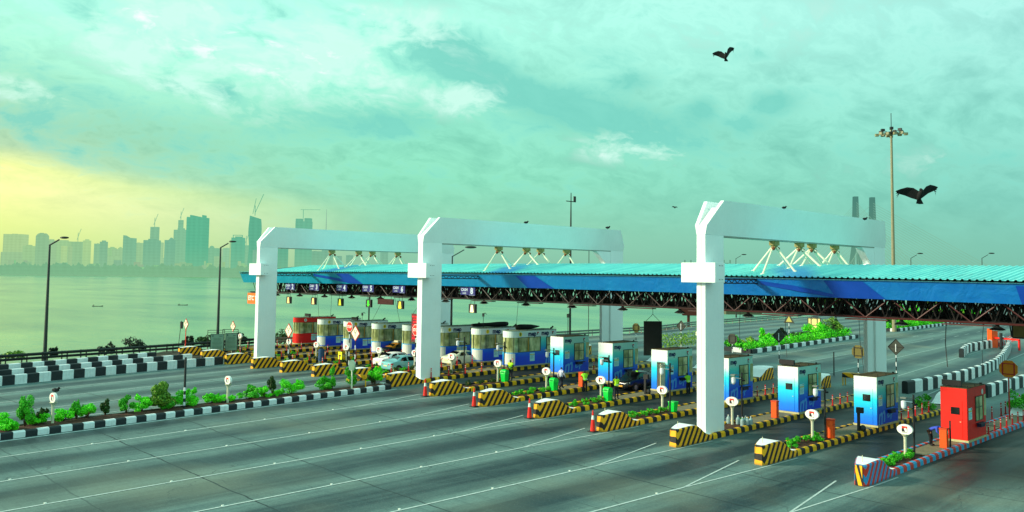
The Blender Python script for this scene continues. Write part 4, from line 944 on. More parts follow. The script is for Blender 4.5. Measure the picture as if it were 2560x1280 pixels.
# ------------------------------------------------------------------ traffic cones
for n_, lab in ((9, 'tall red and white cone farthest from the camera of the four'), (10, 'tall red and white cone second from the left at an island nose'), (11, 'tall red and white cone third from the left at an island nose'), (12, 'tall red and white cone nearest the camera, at the nose left of the big column')):
    Yn = (15-n_)*5.4; X, Y = -.85, Yn-.45; t = thing('traffic_cone', lab, 'traffic cone', (X, Y, g(X, Y)), 0, 'traffic cones at the island noses')
    mb = MB(); mb.b2((-.24, -.24, 0), (.24, .24, .06)); mb.build('base', BLACK, t)
    ro = lambda z: .17-.135*z/1.3
    mb = MB(); mb.lathe([(ro(.06), .06), (ro(.75), .75)], n=12); mb.lathe([(ro(1.0), 1.0), (ro(1.3), 1.3)], n=12); mb.build('cone', M('cone_red', (236, 30, 12), .5, .1, dirt=.1), t)
    MB().lathe([(ro(.75), .75), (ro(1.0), 1.0)], n=12).build('reflective_band', WHITE, t)
# ------------------------------------------------------------------ dustbins and barrier cabinets
def bin_(P, lab, lid=True):
    t = thing('dustbin', lab, 'dustbin', P, rnd.uniform(-.2, .2), 'green dustbins on the islands'); t.scale = (.76, .76, .84); a, b_ = .25, .33
    mb = MB(); mb.add([(-a, -a, 0), (a, -a, 0), (a, a, 0), (-a, a, 0), (-b_, -b_, .78), (b_, -b_, .78), (b_, b_, .78), (-b_, b_, .78)], [(0, 3, 2, 1), (0, 1, 5, 4), (1, 2, 6, 5), (2, 3, 7, 6), (3, 0, 4, 7)])
    mb.b2((-b_-.03, -b_-.03, .76), (b_+.03, b_+.03, .82)); mb.build('body', GREEN, t, bevel=.02)
    if lid:
        pr = [(-.33, .82), (-.33, .95)]+[(-.33*cos(k_*pi/8), .95+.22*sin(k_*pi/8)) for k_ in range(1, 8)]+[(.33, .95), (.33, .82)]
        MB().prism(pr, 'y', -.33, .33).build('lid', GREEN, t); MB().b2((-.345, -.2, .86), (-.325, .2, 1.0)).build('flap', M('green_dark', (6, 150, 54), .4, .1), t)
        mb = MB(); mb.b2((.26, -.3, .0), (.34, -.24, 1.0)); mb.b2((.26, .24, 0), (.34, .3, 1.0)); mb.build('frame', M('green_frame', (10, 120, 60), .5, .1), t)
    return t
for q, n_, lab, lid in (((1265, 955), 9, 'green lidded dustbin beside the guard with folded hands', 1), ((1391, 978), 10, 'green lidded dustbin next to the walking man in a light shirt', 1), ((1528, 1004), 11, 'green lidded dustbin beside the guard in front of the open-door booth', 1), ((1687, 1030), 12, 'open green dustbin without a lid left of the nearest column', 0)):
    P = G(*q, .28); Yn = (15-n_)*5.4; bin_((P.x, Yn-.45, g(P.x, Yn)+.28), lab, lid)
for q, n_, lab in (((1463, 968), 10, 'orange barrier cabinet on the island of the booth left of the open door'), ((1935, 1044), 13, 'orange barrier cabinet left of the blue booth beyond the nearest column'), ((2080, 1096), 14, 'orange barrier cabinet beside a dark pole, left of the last blue booth'), ((2366, 1120), 15, 'tall orange barrier cabinet with a person bending behind it')):
    P = G(*q, .28); Yn = (15-n_)*5.4; t = thing('barrier_cabinet', lab, 'barrier cabinet', (P.x, Yn-.5, g(P.x, Yn)+.28), 0, 'orange boom barrier cabinets')
    MB().b2((-.17, -.2, 0), (.17, .2, 1.05)).build('housing', ORANGE, t, bevel=.015); MB().b2((-.19, -.22, 1.05), (.19, .22, 1.13)).build('cap', M('orange_cap', (210, 60, 8), .5, .1), t)
    mb = MB(); mb.b2((-.172, -.212, .8), (.172, -.203, .815)); mb.build('door_seam', BLACK, t)
    if n_ == 15:
        MB().b2((-.05, -.215, .78), (.05, -.205, 1.0)).build('label_plate', CREAM, t); mb = MB(); mb.b2((.2, -.3, .0), (.27, -.22, 1.55)); mb.build('boom_arm', BLACK, t)
# ------------------------------------------------------------------ dark camera posts on the islands
POST = [(1160, 937, 842, 8, 1, 'beside the cream white saloon car'), (1260, 921, 854, 8, 1, 'in front of the blue booth numbered 8'), (1384, 947, 870, 9, 1, 'in front of the first plain blue booth'), (1522, 967, 888, 10, 1, 'in front of the booth left of the open-door booth'),
        (1675, 1032, 908, 12, 1, 'left of the nearest white column beside the open green bin'), (1855, 1040, 931, 13, 1, 'in front of the booth beyond the nearest column'), (2063, 1095, 958, 14, 1, 'beside the orange cabinet of the last blue booth'), (2286, 1136, 987, 15, 1, 'on the rightmost island left of the red booth')]
for px, py, pt, n_, c_, lab in POST:
    Yn = (15-n_)*5.4; P = onY(px, py, Yn+.35); P = G(px, py, .28); zt = zat(P, px, pt); z0 = g(P.x, P.y)+.25
    t = thing('camera_post', 'dark slim camera post '+lab, 'camera post', (P.x, P.y, z0), 0, 'dark camera posts on the islands'); H = zt-z0
    MB().lathe([(.11, 0), (.09, .05), (.06, .08), (.055, H)], n=8).build('pole', BLACK, t)
    mb = MB(); mb.tube((0, 0, H-.2), (-.42, .35, H-.16), .022); mb.b2((-.6, .2, H-.2), (-.3, .5, H-.13)); mb.build('bracket_arm', GREY, t)
    mb = MB(); mb.lathe([(.06, .3), (.14, .26), (.14, 0), (.12, -.1), (.05, -.18)], (-.42, .38, H-.62), 12); mb.tube((0, 0, H-.42), (-.42, .38, H-.36), .03); mb.build('dome_camera', M('camera_white', (226, 230, 236), .35, .05), t)
    mb = MB(); mb.tube((0, 0, H-.55), (.2, -.1, H-.55), .05, .06); mb.b2((-.07, -.07, H-.5), (.07, .07, H-.38)); mb.build('small_camera', BLACK, t)
# boom posts and short standing boards
for q, n_, lab in (((1381, 930), 9, 'short black equipment stand in front of the booth 8 side window'), ((2147, 1078), 14, 'short black boom post with square head by the last blue booth'), ((1613, 985), 11, 'dark upright boom stand on the island of the open-door booth')):
    P = G(*q, .28); t = thing('boom_stand', lab, 'boom stand', (P.x, P.y, g(P.x, P.y)+.27)); mb = MB(); mb.b2((-.06, -.08, 0), (.06, .08, 1.15)); mb.build('post', BLACK, t)
    MB().b2((-.1, -.3, 1.15), (.1, .12, 1.5)).build('head', BLACK, t); MB().sphere((.12, -.22, .2), (.16, .2, .22), 8, 6).build('motor', DARK, t)
# water bottles by the nearest column
for i, (px, py) in enumerate(((1821, 1058), (1845, 1060), (1856, 1064), (1864, 1061), (1868, 1064), (1877, 1063))):
    P = G(px, py, .25); t = thing('water_bottle', 'large clear plastic water bottle on the soil beside the nearest column', 'bottle', (P.x, P.y, g(P.x, P.y)+.22), 0, 'water bottles in the bed behind the nearest column')
    MB().lathe([(.12, 0), (.13, .03), (.13, .34), (.10, .42), (.035, .48), (.035, .52)], n=12).build('body', M('bottle_plastic', (150, 176, 178), .15, .1, spec=.8), t); MB().lathe([(.04, .52), (.04, .57)], n=8).build('cap', WHITE, t)
# small red bollards with white bands
bol = None
def bollard(P, group, lab, s=1.):
    global bol
    if bol is None:
        bol = thing('bollard', '', 'bollard'); MB().lathe([(.10, 0), (.10, .04), (.05, .05), (.045, .78), (.02, .8)], n=8).build('post', M('bollard_red', (206, 24, 26), .5, .15), bol)
        MB().lathe([(.048, .48), (.048, .53)], n=8).lathe([(.048, .62), (.048, .67)], n=8).build('white_band', WHITE, bol); o = bol
    else: o = dup(bol)
    o.location = P; o['label'] = lab; o['group'] = group; o.scale = (1, 1, s); return o
for n_ in range(1, 9):
    for q in range(6):
        Yn = (15-n_)*5.4; X = 3.9+q*1.9; bollard((X, Yn-.80, g(X, Yn)+.30), 'red bollards along the kerb of the island of '+BN[n_], 'short red bollard by '+BN[n_])
for n_ in (9, 10, 12, 13, 14, 15):
    for q in range(5 if n_ < 15 else 8):
        Yn = (15-n_)*5.4; X = 18.3+q*1.25; bollard((X, Yn-.80, g(X, Yn)+.30), 'red bollards behind '+BN[n_], 'dark red bollard on the kerb behind '+BN[n_], .95)
# ------------------------------------------------------------------ road signs
def pole_sign(name, lab, base_, H, head, group=None, stripes=True, polemat=None, rz=0., hd=None):
    t = thing(name, lab, 'sign', base_, rz, group)
    if stripes:
        for k_ in range(int(H/.42)+1):
            if k_*.42 < H: MB().lathe([(.05, k_*.42), (.05, min(k_*.42+.42, H))], n=8).build('post_band', KB if k_ % 2 else KW, t)
    else: MB().lathe([(.05, 0), (.05, H)], n=8).build('post', polemat or GREY, t)
    head(t, H); return t
SRED = M('sign_red_border', (190, 30, 36), .45, .08); SFACE = M('sign_cream_face', (252, 244, 214), .45, .04); SBACK = M('sign_dark_back', (52, 60, 50), .6, .3, 3)
def diamond(t, H, s=.62, back=False):
    zc = H+s*.95; f = -1 if not back else -1
    if not back:
        MB().prism([(-s, zc), (0, zc-s*1.05), (s, zc), (0, zc+s*1.05)], 'x', -.03, .02).build('border_plate', SRED, t)
        k_ = s*.84; MB().prism([(-k_, zc), (0, zc-k_*1.05), (k_, zc), (0, zc+k_*1.05)], 'x', -.042, -.031).build('face', SFACE, t)
        mb = MB(); 
        for a, b_ in (((0, -.26), (0, 0)), ((0, 0), (.16, .16)), ((0, 0), (-.16, .16)), ((.16, .16), (.16, .28)), ((-.16, .16), (-.16, .28))): mb.tube((-.048, a[0], zc+a[1]), (-.048, b_[0], zc+b_[1]), .022, None, 5)
        for yy in (.16, -.16): mb.add([(-.052, yy-.07, zc+.22), (-.052, yy+.07, zc+.22), (-.052, yy, zc+.34)], [(0, 1, 2)])
        mb.build('fork_symbol', BLACK, t)
    else:
        MB().prism([(-s, zc), (0, zc-s), (s, zc), (0, zc+s)], 'x', -.0, .03).build('back_plate', SBACK, t)
        mb = MB(); k_ = s*.97
        for a, b_ in (((-k_, 0), (0, -k_)), ((0, -k_), (k_, 0)), ((k_, 0), (0, k_)), ((0, k_), (-k_, 0)), ((-k_, 0), (k_, 0))): mb.tube((-.02, a[0], zc+a[1]), (-.02, b_[0], zc+b_[1]), .03, None, 4)
        mb.build('stiffener', BLACK, t); MB().b2((-.08, -.035, zc-.45), (-.03, .035, zc+.3)).build('clamp', KW, t)
def octagon(t, H, s=.46, back=None, mat=None):
    zc = H+s; vs = [(s*1.06*cos(pi/8+k_*pi/4), zc+s*1.06*sin(pi/8+k_*pi/4)) for k_ in range(8)]
    if back is None:
        MB().prism(vs, 'x', -.02, .02).build('border_plate', WHITE, t); vs = [(s*.97*cos(pi/8+k_*pi/4), zc+s*.97*sin(pi/8+k_*pi/4)) for k_ in range(8)]; MB().prism(vs, 'x', -.03, -.021).build('face', M('stop_red', (232, 44, 24), .45, .05), t)
        mb = MB(); mb.text('STOP', .36, (-.036, 0, zc), NEGY, PZ, 0, .03, w=.74); mb.build('lettering', WHITE, t)
    else:
        MB().prism(vs, 'x', 0, .03).build('back_plate', back, t); mb = MB(); f = s*.62
        for y in (-f, f): mb.b2((-.05, y-.035, zc-s*.75), (-.005, y+.035, zc+s*.75))
        mb.b2((-.045, -f, zc+s*.55), (-.004, f, zc+s*.65)); mb.b2((-.045, -f, zc-s*.65), (-.004, f, zc-s*.55)); mb.build('stiffener', mat or BLACK, t)
for px, py, pt, lab, st_, nm, kind in ((463, 877, 796, 'fork diamond sign on a thin red post, farthest left', 0, 'diamond_sign', 'd'), (581, 868, 802, 'fork diamond sign on a striped post beside the notice boards', 1, 'diamond_sign', 'd'), (720, 905, 808, 'fork diamond sign on a striped post left of the red booth', 1, 'diamond_sign', 'd'), (887, 920, 813, 'fork diamond sign on a striped post right of the STOP sign', 1, 'diamond_sign', 'd'),
        (872, 912, 804, 'red octagonal STOP sign left of a fork diamond sign', 1, 'stop_sign', 'o'), (1038, 928, 811, 'red octagonal STOP sign partly hidden by the middle column', 1, 'stop_sign', 'o')):
    P = G(px, py, .2); d = (P-CAM).dot(fw); ztop = zat(P, px, pt); s = {'d': .72 if px > 700 else .62, 'o': .5}[kind]; z0 = g(P.x, P.y)+.2; H = ztop-z0-(2.0*s if kind == 'd' else 2*s)
    pole_sign(nm, lab, (P.x, P.y, z0), H, (lambda t, h, s=s: diamond(t, h, s)) if kind == 'd' else (lambda t, h, s=s: octagon(t, h, s)), 'fork diamond signs' if kind == 'd' else 'STOP signs', bool(st_), REDP)
for px, py, pt, lab, kind, s in ((1703, 866, 800, 'dark back of a diamond sign standing left of the nearest column', 'd', .68), (1948, 905, 821, 'dark back of a diamond sign behind the booth right of the nearest column', 'd', .74), (2241, 935, 846, 'dark back of a diamond sign right of the far white column', 'd', .8),
        (1831, 880, 834, 'dark octagonal sign back among the shrubs', 'o', .6), (2146, 938, 863, 'olive octagonal sign back left of the far white column', 'o', .62), (1590, 858, 808, 'olive striped octagonal sign back above the open-door booth', 'o', .58)):
    P = G(px, py, .2); z0 = g(P.x, P.y)+.1; ztop = zat(P, px, pt); H = ztop-z0-2*s
    BK = M('sign_olive_back', (112, 104, 44), .6, .2) if 'olive' in lab else SBACK
    pole_sign('sign_back', lab, (P.x, P.y, z0), H, (lambda t, h, s=s: diamond(t, h, s, True)) if kind == 'd' else (lambda t, h, s=s, B=BK: octagon(t, h, s, B)), 'sign backs on the exit side')
P = G(2524, 1048, .28); z0 = g(P.x, P.y)+.25; H = zat(P, 2522, 901)-z0-1.2
pole_sign('sign_back', 'orange octagonal sign back on a red post at the right edge', (P.x, P.y, z0), H, lambda t, h: octagon(t, h, .6, M('sign_orange_back', (246, 150, 10), .5, .1), SRED), 'sign backs on the exit side', False, SRED)
P = G(1973, 862, .2); z0 = g(P.x, P.y); H = zat(P, 1973, 808)-z0
def tri(t, h):
    MB().prism([(-.75, h), (.75, h), (0, h+1.25)], 'x', -.02, .02).build('border_plate', SBACK, t); MB().prism([(-.42, h+.17), (.42, h+.17), (0, h+.87)], 'x', -.03, -.021).build('face', M('sign_tan', (190, 176, 90), .5, .1), t)
pole_sign('triangle_sign', 'triangular warning sign on a striped post in the exit-side hedge', (P.x, P.y, z0), H, tri)
P = G(2036, 843, .2); z0 = g(P.x, P.y); zt = zat(P, 2036, 795); t = thing('panel_sign', 'tall cream rectangular sign back standing in the exit-side shrubs', 'sign', (P.x, P.y, z0)); H = zt-z0
mb = MB(); mb.b2((-.03, -.95, H-2.0), (.03, .95, H)); mb.build('panel', M('panel_cream', (240, 214, 140), .6, .1), t)
mb = MB(); 
for y in (-.93, .93, -.45, .45): mb.b2((-.08, y-.05, H-2), (-.035, y+.05, H))
for z in (H-1.95, H-1, H-.05): mb.b2((-.075, -.93, z-.04), (-.036, .93, z+.04))
mb.b2((-.0, -.4, 0), (.06, -.3, H-2)); mb.b2((-.0, .3, 0), (.06, .4, H-2)); mb.build('frame', SBACK, t)
# black and white pole on the median, thin bars beside the red-post sign, notice boards
P = G(482, 1030, .2); P.y = lerp(P.x, [-62, -28.8, -.9], [30.9, 34.5, 37.1]); z0 = g(P.x, P.y)+.2; H = zat(P, 482, 893)-z0
t = thing('striped_pole', 'tall bare pole, dark above and black and white below, on the median', 'pole', (P.x, P.y, z0)); MB().lathe([(.075, H*.42), (.07, H)], n=8).build('dark_shaft', DARK, t)
for k_ in range(6): MB().lathe([(.075, H*.07*k_), (.075, H*.07*(k_+1))], n=8).build('post_band', KW if k_ % 2 else KB, t)
P = G(451, 873, .2); z0 = g(P.x, P.y); H = zat(P, 451, 802)-z0; t = thing('camera_pole', 'thin leaning black pole with a small camera box left of the red-post sign', 'pole', (P.x, P.y, z0)); MB().tube((-.3, 0, 0), (0, 0, H), .035).build('pole', BLACK, t); MB().b2((-.1, -.25, H-.9), (.1, .1, H-.1)).build('camera_box', BLACK, t)
for px0, px1, pt, pb, lab in ((527, 557, 836, 880, 'left one of two framed notice boards with small print beside the sea'), (564, 591, 834, 877, 'right one of two framed notice boards behind the striped sign post')):
    Pa, Pb = G(px0, pb, .3), G(px1, pb, .3); c_ = (Pa+Pb)/2; wd = (px1-px0)/2184*(c_-CAM).dot(fw); H = (pb-pt)/2184*(c_-CAM).dot(fw)
    rz = math.atan2(-(c_.x-CAM.x), c_.y-CAM.y); t = thing('notice_board', lab, 'notice board', (c_.x, c_.y, g(c_.x, c_.y)+.3), rz, 'framed notice boards')
    mb = MB(); mb.b2((-wd/2-.05, 0, 0), (wd/2+.05, .08, H+.05)); mb.tube((-wd/2-.35, .12, -.3), (-wd/2-.35, .12, H+.45), .03); mb.tube((wd/2+.1, .12, -.3), (wd/2+.1, .12, H+.45), .03); mb.tube((-wd/2-.35, .12, H+.45), (wd/2+.1, .12, H+.45), .03); mb.tube((-wd/2-.35, .12, H+.2), (wd/2+.1, .12, H+.2), .02); mb.build('frame', BLACK, t)
    pn = MB().b2((-wd/2, -.02, .04), (wd/2, -.002, H)).build('panel', M('notice_grey_green', (120, 158, 138), .4, .1), t)
    mb = MB()
    for k_ in range(9): ww = wd*(.32 if k_ < 2 else .4)*(1-.25*(k_ % 3)/3); mb.b2((-ww, -.03, H*.78-k_*H*.075-.02), (ww, -.021, H*.78-k_*H*.075+.01))
    mb.b2((-wd*.4, -.03, H*.87), (-wd*.3, -.021, H*.95)); mb.b2((wd*.15, -.03, H*.88), (wd*.4, -.021, H*.91)); mb.build('print', M('print_dark_teal', (20, 70, 64), .6, .1), pn)
# yellow items
P = G(850, 905, .3); t = thing('yellow_board', 'small yellow notice board standing on an island in front of booth 3', 'sign', (P.x, P.y, g(P.x, P.y)+.3)); MB().b2((-.03, -.32, .25), (.03, .32, 1.0)).build('panel', M('lemon_yellow', (244, 250, 30), .5, .05), t); mb = MB(); mb.b2((-.02, -.28, 0), (.02, -.24, .25)); mb.b2((-.02, .24, 0), (.02, .28, .25)); mb.b2((-.036, -.18, .55), (-.031, .18, .7)); mb.build('leg', DARK, t)
P = G(897, 972, 0); t = thing('yellow_barrier', 'small yellow and black portable barrier behind the mirror post', 'barrier', (P.x, P.y, g(P.x, P.y)), R(10)); mb = MB(); mb.b2((-.05, -.8, .75), (.05, .8, 1.1)); mb.build('board', STY, t); mb = MB(); mb.b2((-.03, -.75, 0), (.03, -.68, 1.1)); mb.b2((-.03, .68, 0), (.03, .75, 1.1)); mb.b2((-.35, -.74, 0), (.35, -.69, .05)); mb.b2((-.35, .69, 0), (.35, .74, .05)); mb.build('leg', YEL, t)
P = G(803, 903, .28); t = thing('drum', 'dark blue drum standing under booth 2', 'drum', (P.x, P.y, g(P.x, P.y)+.28)); MB().lathe([(.3, 0), (.31, .3), (.33, .32), (.31, .35), (.31, .65), (.33, .68), (.31, .7), (.3, 1.2), (.26, 1.22)], n=16).build('body', M('drum_blue', (30, 70, 110), .5, .2), t); MB().lathe([(.1, 1.22), (.1, 1.26)], n=8).build('bung', DARK, t)
for n_, x0, x1, zz, lab in ((7, .9, 5.4, .22, 'long rolled dark tarpaulin lying on the roof of booth 7'), (8, 1.3+.6, 4.5, .55, 'tapered rolled black tarpaulin above the roof of booth 8')):
    Yn = (15-n_)*5.4; z = booths[n_].location.z+3.2+(.22 if n_ == 7 else .2); pr = []
    if n_ == 7: pts = [(14.3, .12), (14.6, .17), (15.4, .2), (16.6, .2), (17.8, .24), (18.7, .26), (19.1, .2), (19.2, .1)]
    else: pts = [(14.9, .08), (15.05, .22), (15.5, .27), (16.2, .25), (17.0, .2), (17.7, .1), (18.1, .02)]
    mb = MB(); vs = []; n = 10
    for x, r_ in pts:
        for k_ in range(n): a = 2*pi*k_/n; vs.append((x, Yn+.35+r_*cos(a)*1.1, z+.05+r_*sin(a)+rnd.uniform(-.02, .02)))
    mb.add(vs, [(i*n+k_, i*n+(k_+1) % n, (i+1)*n+(k_+1) % n, (i+1)*n+k_) for i in range(len(pts)-1) for k_ in range(n)]+[tuple(range(n-1, -1, -1)), tuple(range((len(pts)-1)*n, len(pts)*n))])
    tag(mb.build('rolled_tarpaulin', M('tarp_black', (16, 18, 18), .7, .4, 4)), lab, 'tarpaulin', 'rolled tarpaulins on booth roofs')
# red chair in the open-door booth
bt = booths[11].location; t = thing('plastic_chair', 'red plastic chair inside the booth with the open door', 'chair', (bt.x+.55, bt.y+.6, bt.z+.17)); CR = M('chair_red', (200, 14, 40), .4, .1)
MB().b2((-.22, -.2, .4), (.22, .2, .44)).build('seat', CR, t); MB().b2((-.22, .16, .44), (.22, .2, .85)).build('backrest', CR, t)
for a in (-.19, .19):
    for b_ in (-.17, .17): MB().tube((a, b_, 0), (a, b_, .4), .02).build('leg', CR, t)
MB().b2((-.24, -.2, .62), (-.2, .2, .65)).build('armrest', CR, t)
# small antennae with wind/camera heads and display boxes on booth roofs
for n_, x, h, lab in ((3, 2.4, .9, 'crooked antenna with camera head on the roof of booth 3'), (7, 1.3, 1.4, 'thin antenna with camera head on the roof of booth 7'), (9, 1.6, 1.9, 'tall thin antenna with camera head behind booth 9')):
    b0 = booths[n_].location; t = thing('roof_antenna', lab, 'antenna', (b0.x+x, b0.y+.9, b0.z+3.2), 0, 'roof antennae'); MB().tube((0, 0, 0), (0, 0, h), .025).build('mast', BLACK, t); mb = MB(); mb.b2((-.08, -.08, h-.3), (.08, .08, h+.02)); mb.path([(0, 0, h), (.25, 0, h+.05), (.42, 0, h-.1)], .03); mb.build('camera_head', GREY, t)
for n_, x, lab in ((1, 1.9, 'dark display box on the roof of booth 1'), (3, 1.4, 'dark display box on the roof of booth 3'), (13, .15, 'dark display box on the roof corner of the booth right of the nearest column'), (15, .15, 'dark display box standing on the roof corner of the red booth')):
    b0 = booths[n_].location; t = thing('display_box', lab, 'display box', (b0.x+x, b0.y+.9, b0.z+3.22), 0, 'display boxes on booth roofs'); MB().b2((-.1, -.55, .1), (.1, .55, .42)).build('housing', M('box_black', (16, 14, 18), .5, .2), t); mb = MB(); mb.b2((-.03, -.4, 0), (.03, -.34, .1)); mb.b2((-.03, .34, 0), (.03, .4, .1)); mb.build('foot', DARK, t)
# ------------------------------------------------------------------ crash barrier along the sea
RAILM = M('rail_dark_steel', (44, 50, 46), .5, .3, 2, metal=.3)
RAILL = M('rail_pale_steel', (120, 132, 122), .5, .25, 2, metal=.3)
def rail(lab, x0, x1, off, mat, h=.85, n=2, step=2.0):
    t = thing('crash_barrier', lab, 'crash barrier', (0, 0, 0), 0, 'crash barriers along the sea side'); mb = MB(); pm = MB(); X = x0
    while X < x1:
        Xb = min(X+step, x1); a = Vector((X, edgeY(X)-off, g(X, edgeY(X)))); b_ = Vector((Xb, edgeY(Xb)-off, g(Xb, edgeY(Xb))))
        for q in range(n):
            z = h-q*.36; mb.add([(p.x, p.y+dy, p.z+z+dz) for p in (a, b_) for dy, dz in ((0, 0), (-.06, -.07), (0, -.13), (-.06, -.19), (0, -.26))], [(i, 5+i, 6+i, i+1) for i in range(4)])
        pm.b2((a.x-.05, a.y+.02, a.z-.1), (a.x+.05, a.y+.14, a.z+h+.02)); X += step
    mb.build('rail', mat, t); pm.build('posts', mat, t); return t
rail('dark double crash barrier between the sea and the block walls at the left', -75, 12, .6, RAILM, 1.0, 2)
rail('second dark crash barrier set behind the first at the left', -75, 30, -1.0, RAILM, .9, 1)
rail('pale crash barrier along the sea from the middle booths to the far right', 12, 330, .6, RAILL, 1.0, 2, 3.0)
# ------------------------------------------------------------------ street lamps, high mast, weather mast
def lamp(px, pb, pt, lab, onsea=True, arm=1.9, r=.13, P=None, h=None, big=True):
    if P is None:
        P = G(px, pb); 
    z0 = g(P.x, P.y)-.3; z1 = zat(P, px, pt); t = thing('street_lamp', lab, 'street lamp', (P.x, P.y, z0), YAW*-1, 'street lamps'); H = z1-z0
    MB().lathe([(r*1.35, 0), (r*1.3, .9), (r, .95), (r*.5, H)], n=8).build('pole', M('lamp_pole_grey', (44, 54, 52), .5, .2), t)
    MB().tube((0, 0, H-.05), (arm*.55, 0, H+arm*.3), r*.42).build('arm', M('lamp_pole_grey', (44, 54, 52), .5, .2), t)
    mb = MB(); mb.sphere((arm*.85, 0, H+arm*.42), (arm*.28, .2, .13), 10, 6); o = mb.build('lamp_head', M('lamp_head_dark', (40, 38, 32), .5, .2), t, smooth=True); return t
P = onY(112, 888, 82.0); lamp(112, 0, 611, 'tall street lamp at the left edge with its base by the crash barrier', P=Vector((P.x, P.y, 0)), r=.2, arm=1.8)
P = G(544, 846); lamp(547, 0, 618, 'tall street lamp behind the framed notice boards', P=P, r=.2, arm=1.9)
for px, pt, D, lab in ((1130, 640, 90, 'street lamp head showing behind the middle portal'), (1840, 646, 210, 'small far street lamp above the roof right of the nearest column'), (2278, 645, 190, 'small far street lamp right of the high mast'), (2456, 645, 190, 'small far street lamp near the right edge above the roof')):
    P = far(px, 700, D); lamp(px, 0, pt, lab, P=Vector((P.x, P.y, 0)), r=.13, arm=2.2)
P = G(2236, 829); z0 = g(P.x, P.y); z1 = zat(P, 2230, 322); H = z1-z0
t = thing('high_mast_light', 'very tall floodlight mast with a ring of lamps, left of the large bird', 'floodlight mast', (P.x, P.y, z0)); MB().lathe([(.36, 0), (.34, 2), (.27, H*.4), (.17, H)], n=12).build('mast', M('mast_cream', (140, 134, 104), .5, .15), t)
MB().tube((0, 0, H), (0, 0, H+2.6), .06).build('lightning_rod', DARK, t)
ring = MB().lathe([(.9, H-.9), (1.0, H-.6), (.5, H-.5)], n=16).build('carriage_ring', DARK, t)
for k_ in range(16):
    a = 2*pi*k_/16; r_ = 2.2 if k_ % 2 else 1.4; c_ = (r_*cos(a), r_*sin(a), H-.7+(.45 if k_ % 3 == 0 else -.25)); mb = MB(); mb.box(c_, (.55, .45, .42), a+.3*(k_ % 2)); mb.tube((0, 0, H-.8), c_, .05); mb.build('floodlight', M('flood_cream', (150, 146, 110), .5, .4, 4) if k_ % 3 else DARK, t)
P = far(1426, 700, 110); z0 = 1; z1 = zat(P, 1428, 482); t = thing('weather_mast', 'thin mast with wind vane rising behind the middle portal beam', 'mast', (P.x, P.y, z0)); H = z1-z0; MB().lathe([(.14, 0), (.10, H*.8), (.05, H)], n=8).build('mast', DARK, t)
mb = MB(); mb.b2((-.9, -.05, H-1.15), (.9, .05, H-1.05)); mb.b2((.5, -.05, H-1.1), (.9, .05, H-.4)); mb.b2((-.35, -.1, H-5.0), (.0, .1, H-4.3)); mb.build('vane', DARK, t)
P = far(1472, 700, 130); z1 = zat(P, 1472, 620); tag(MB().tube((P.x, P.y, 1), (P.x, P.y, z1), .05).build('thin_pole', DARK), 'thin bare pole showing between the struts and far column of the middle portal', 'pole')
P = onX(922, 800, 24); z1 = 11; 
o = MB().tube((P.x, P.y, g(P.x, P.y)), (P.x, P.y, 8.5), .09).build('service_pole', DARK); tag(o, 'dark vertical service pole rising behind booth 4 to the canopy', 'pole')
# ------------------------------------------------------------------ hazy city across the bay
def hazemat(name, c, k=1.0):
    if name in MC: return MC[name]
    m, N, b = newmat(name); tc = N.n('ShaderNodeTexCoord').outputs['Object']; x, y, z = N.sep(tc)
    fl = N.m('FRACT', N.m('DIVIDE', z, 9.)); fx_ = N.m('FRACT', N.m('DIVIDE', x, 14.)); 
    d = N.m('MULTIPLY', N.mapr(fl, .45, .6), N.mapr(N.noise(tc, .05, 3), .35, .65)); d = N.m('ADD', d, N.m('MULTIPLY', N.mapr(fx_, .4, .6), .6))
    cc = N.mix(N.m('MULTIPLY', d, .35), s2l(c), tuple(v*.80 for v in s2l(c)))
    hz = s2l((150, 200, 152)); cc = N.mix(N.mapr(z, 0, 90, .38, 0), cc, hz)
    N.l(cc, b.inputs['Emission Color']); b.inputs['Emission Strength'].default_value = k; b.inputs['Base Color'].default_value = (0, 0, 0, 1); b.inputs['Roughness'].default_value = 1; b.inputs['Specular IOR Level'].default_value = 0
    MC[name] = m; return m
HB = lambda c: hazemat('haze_%d_%d_%d' % c, c)
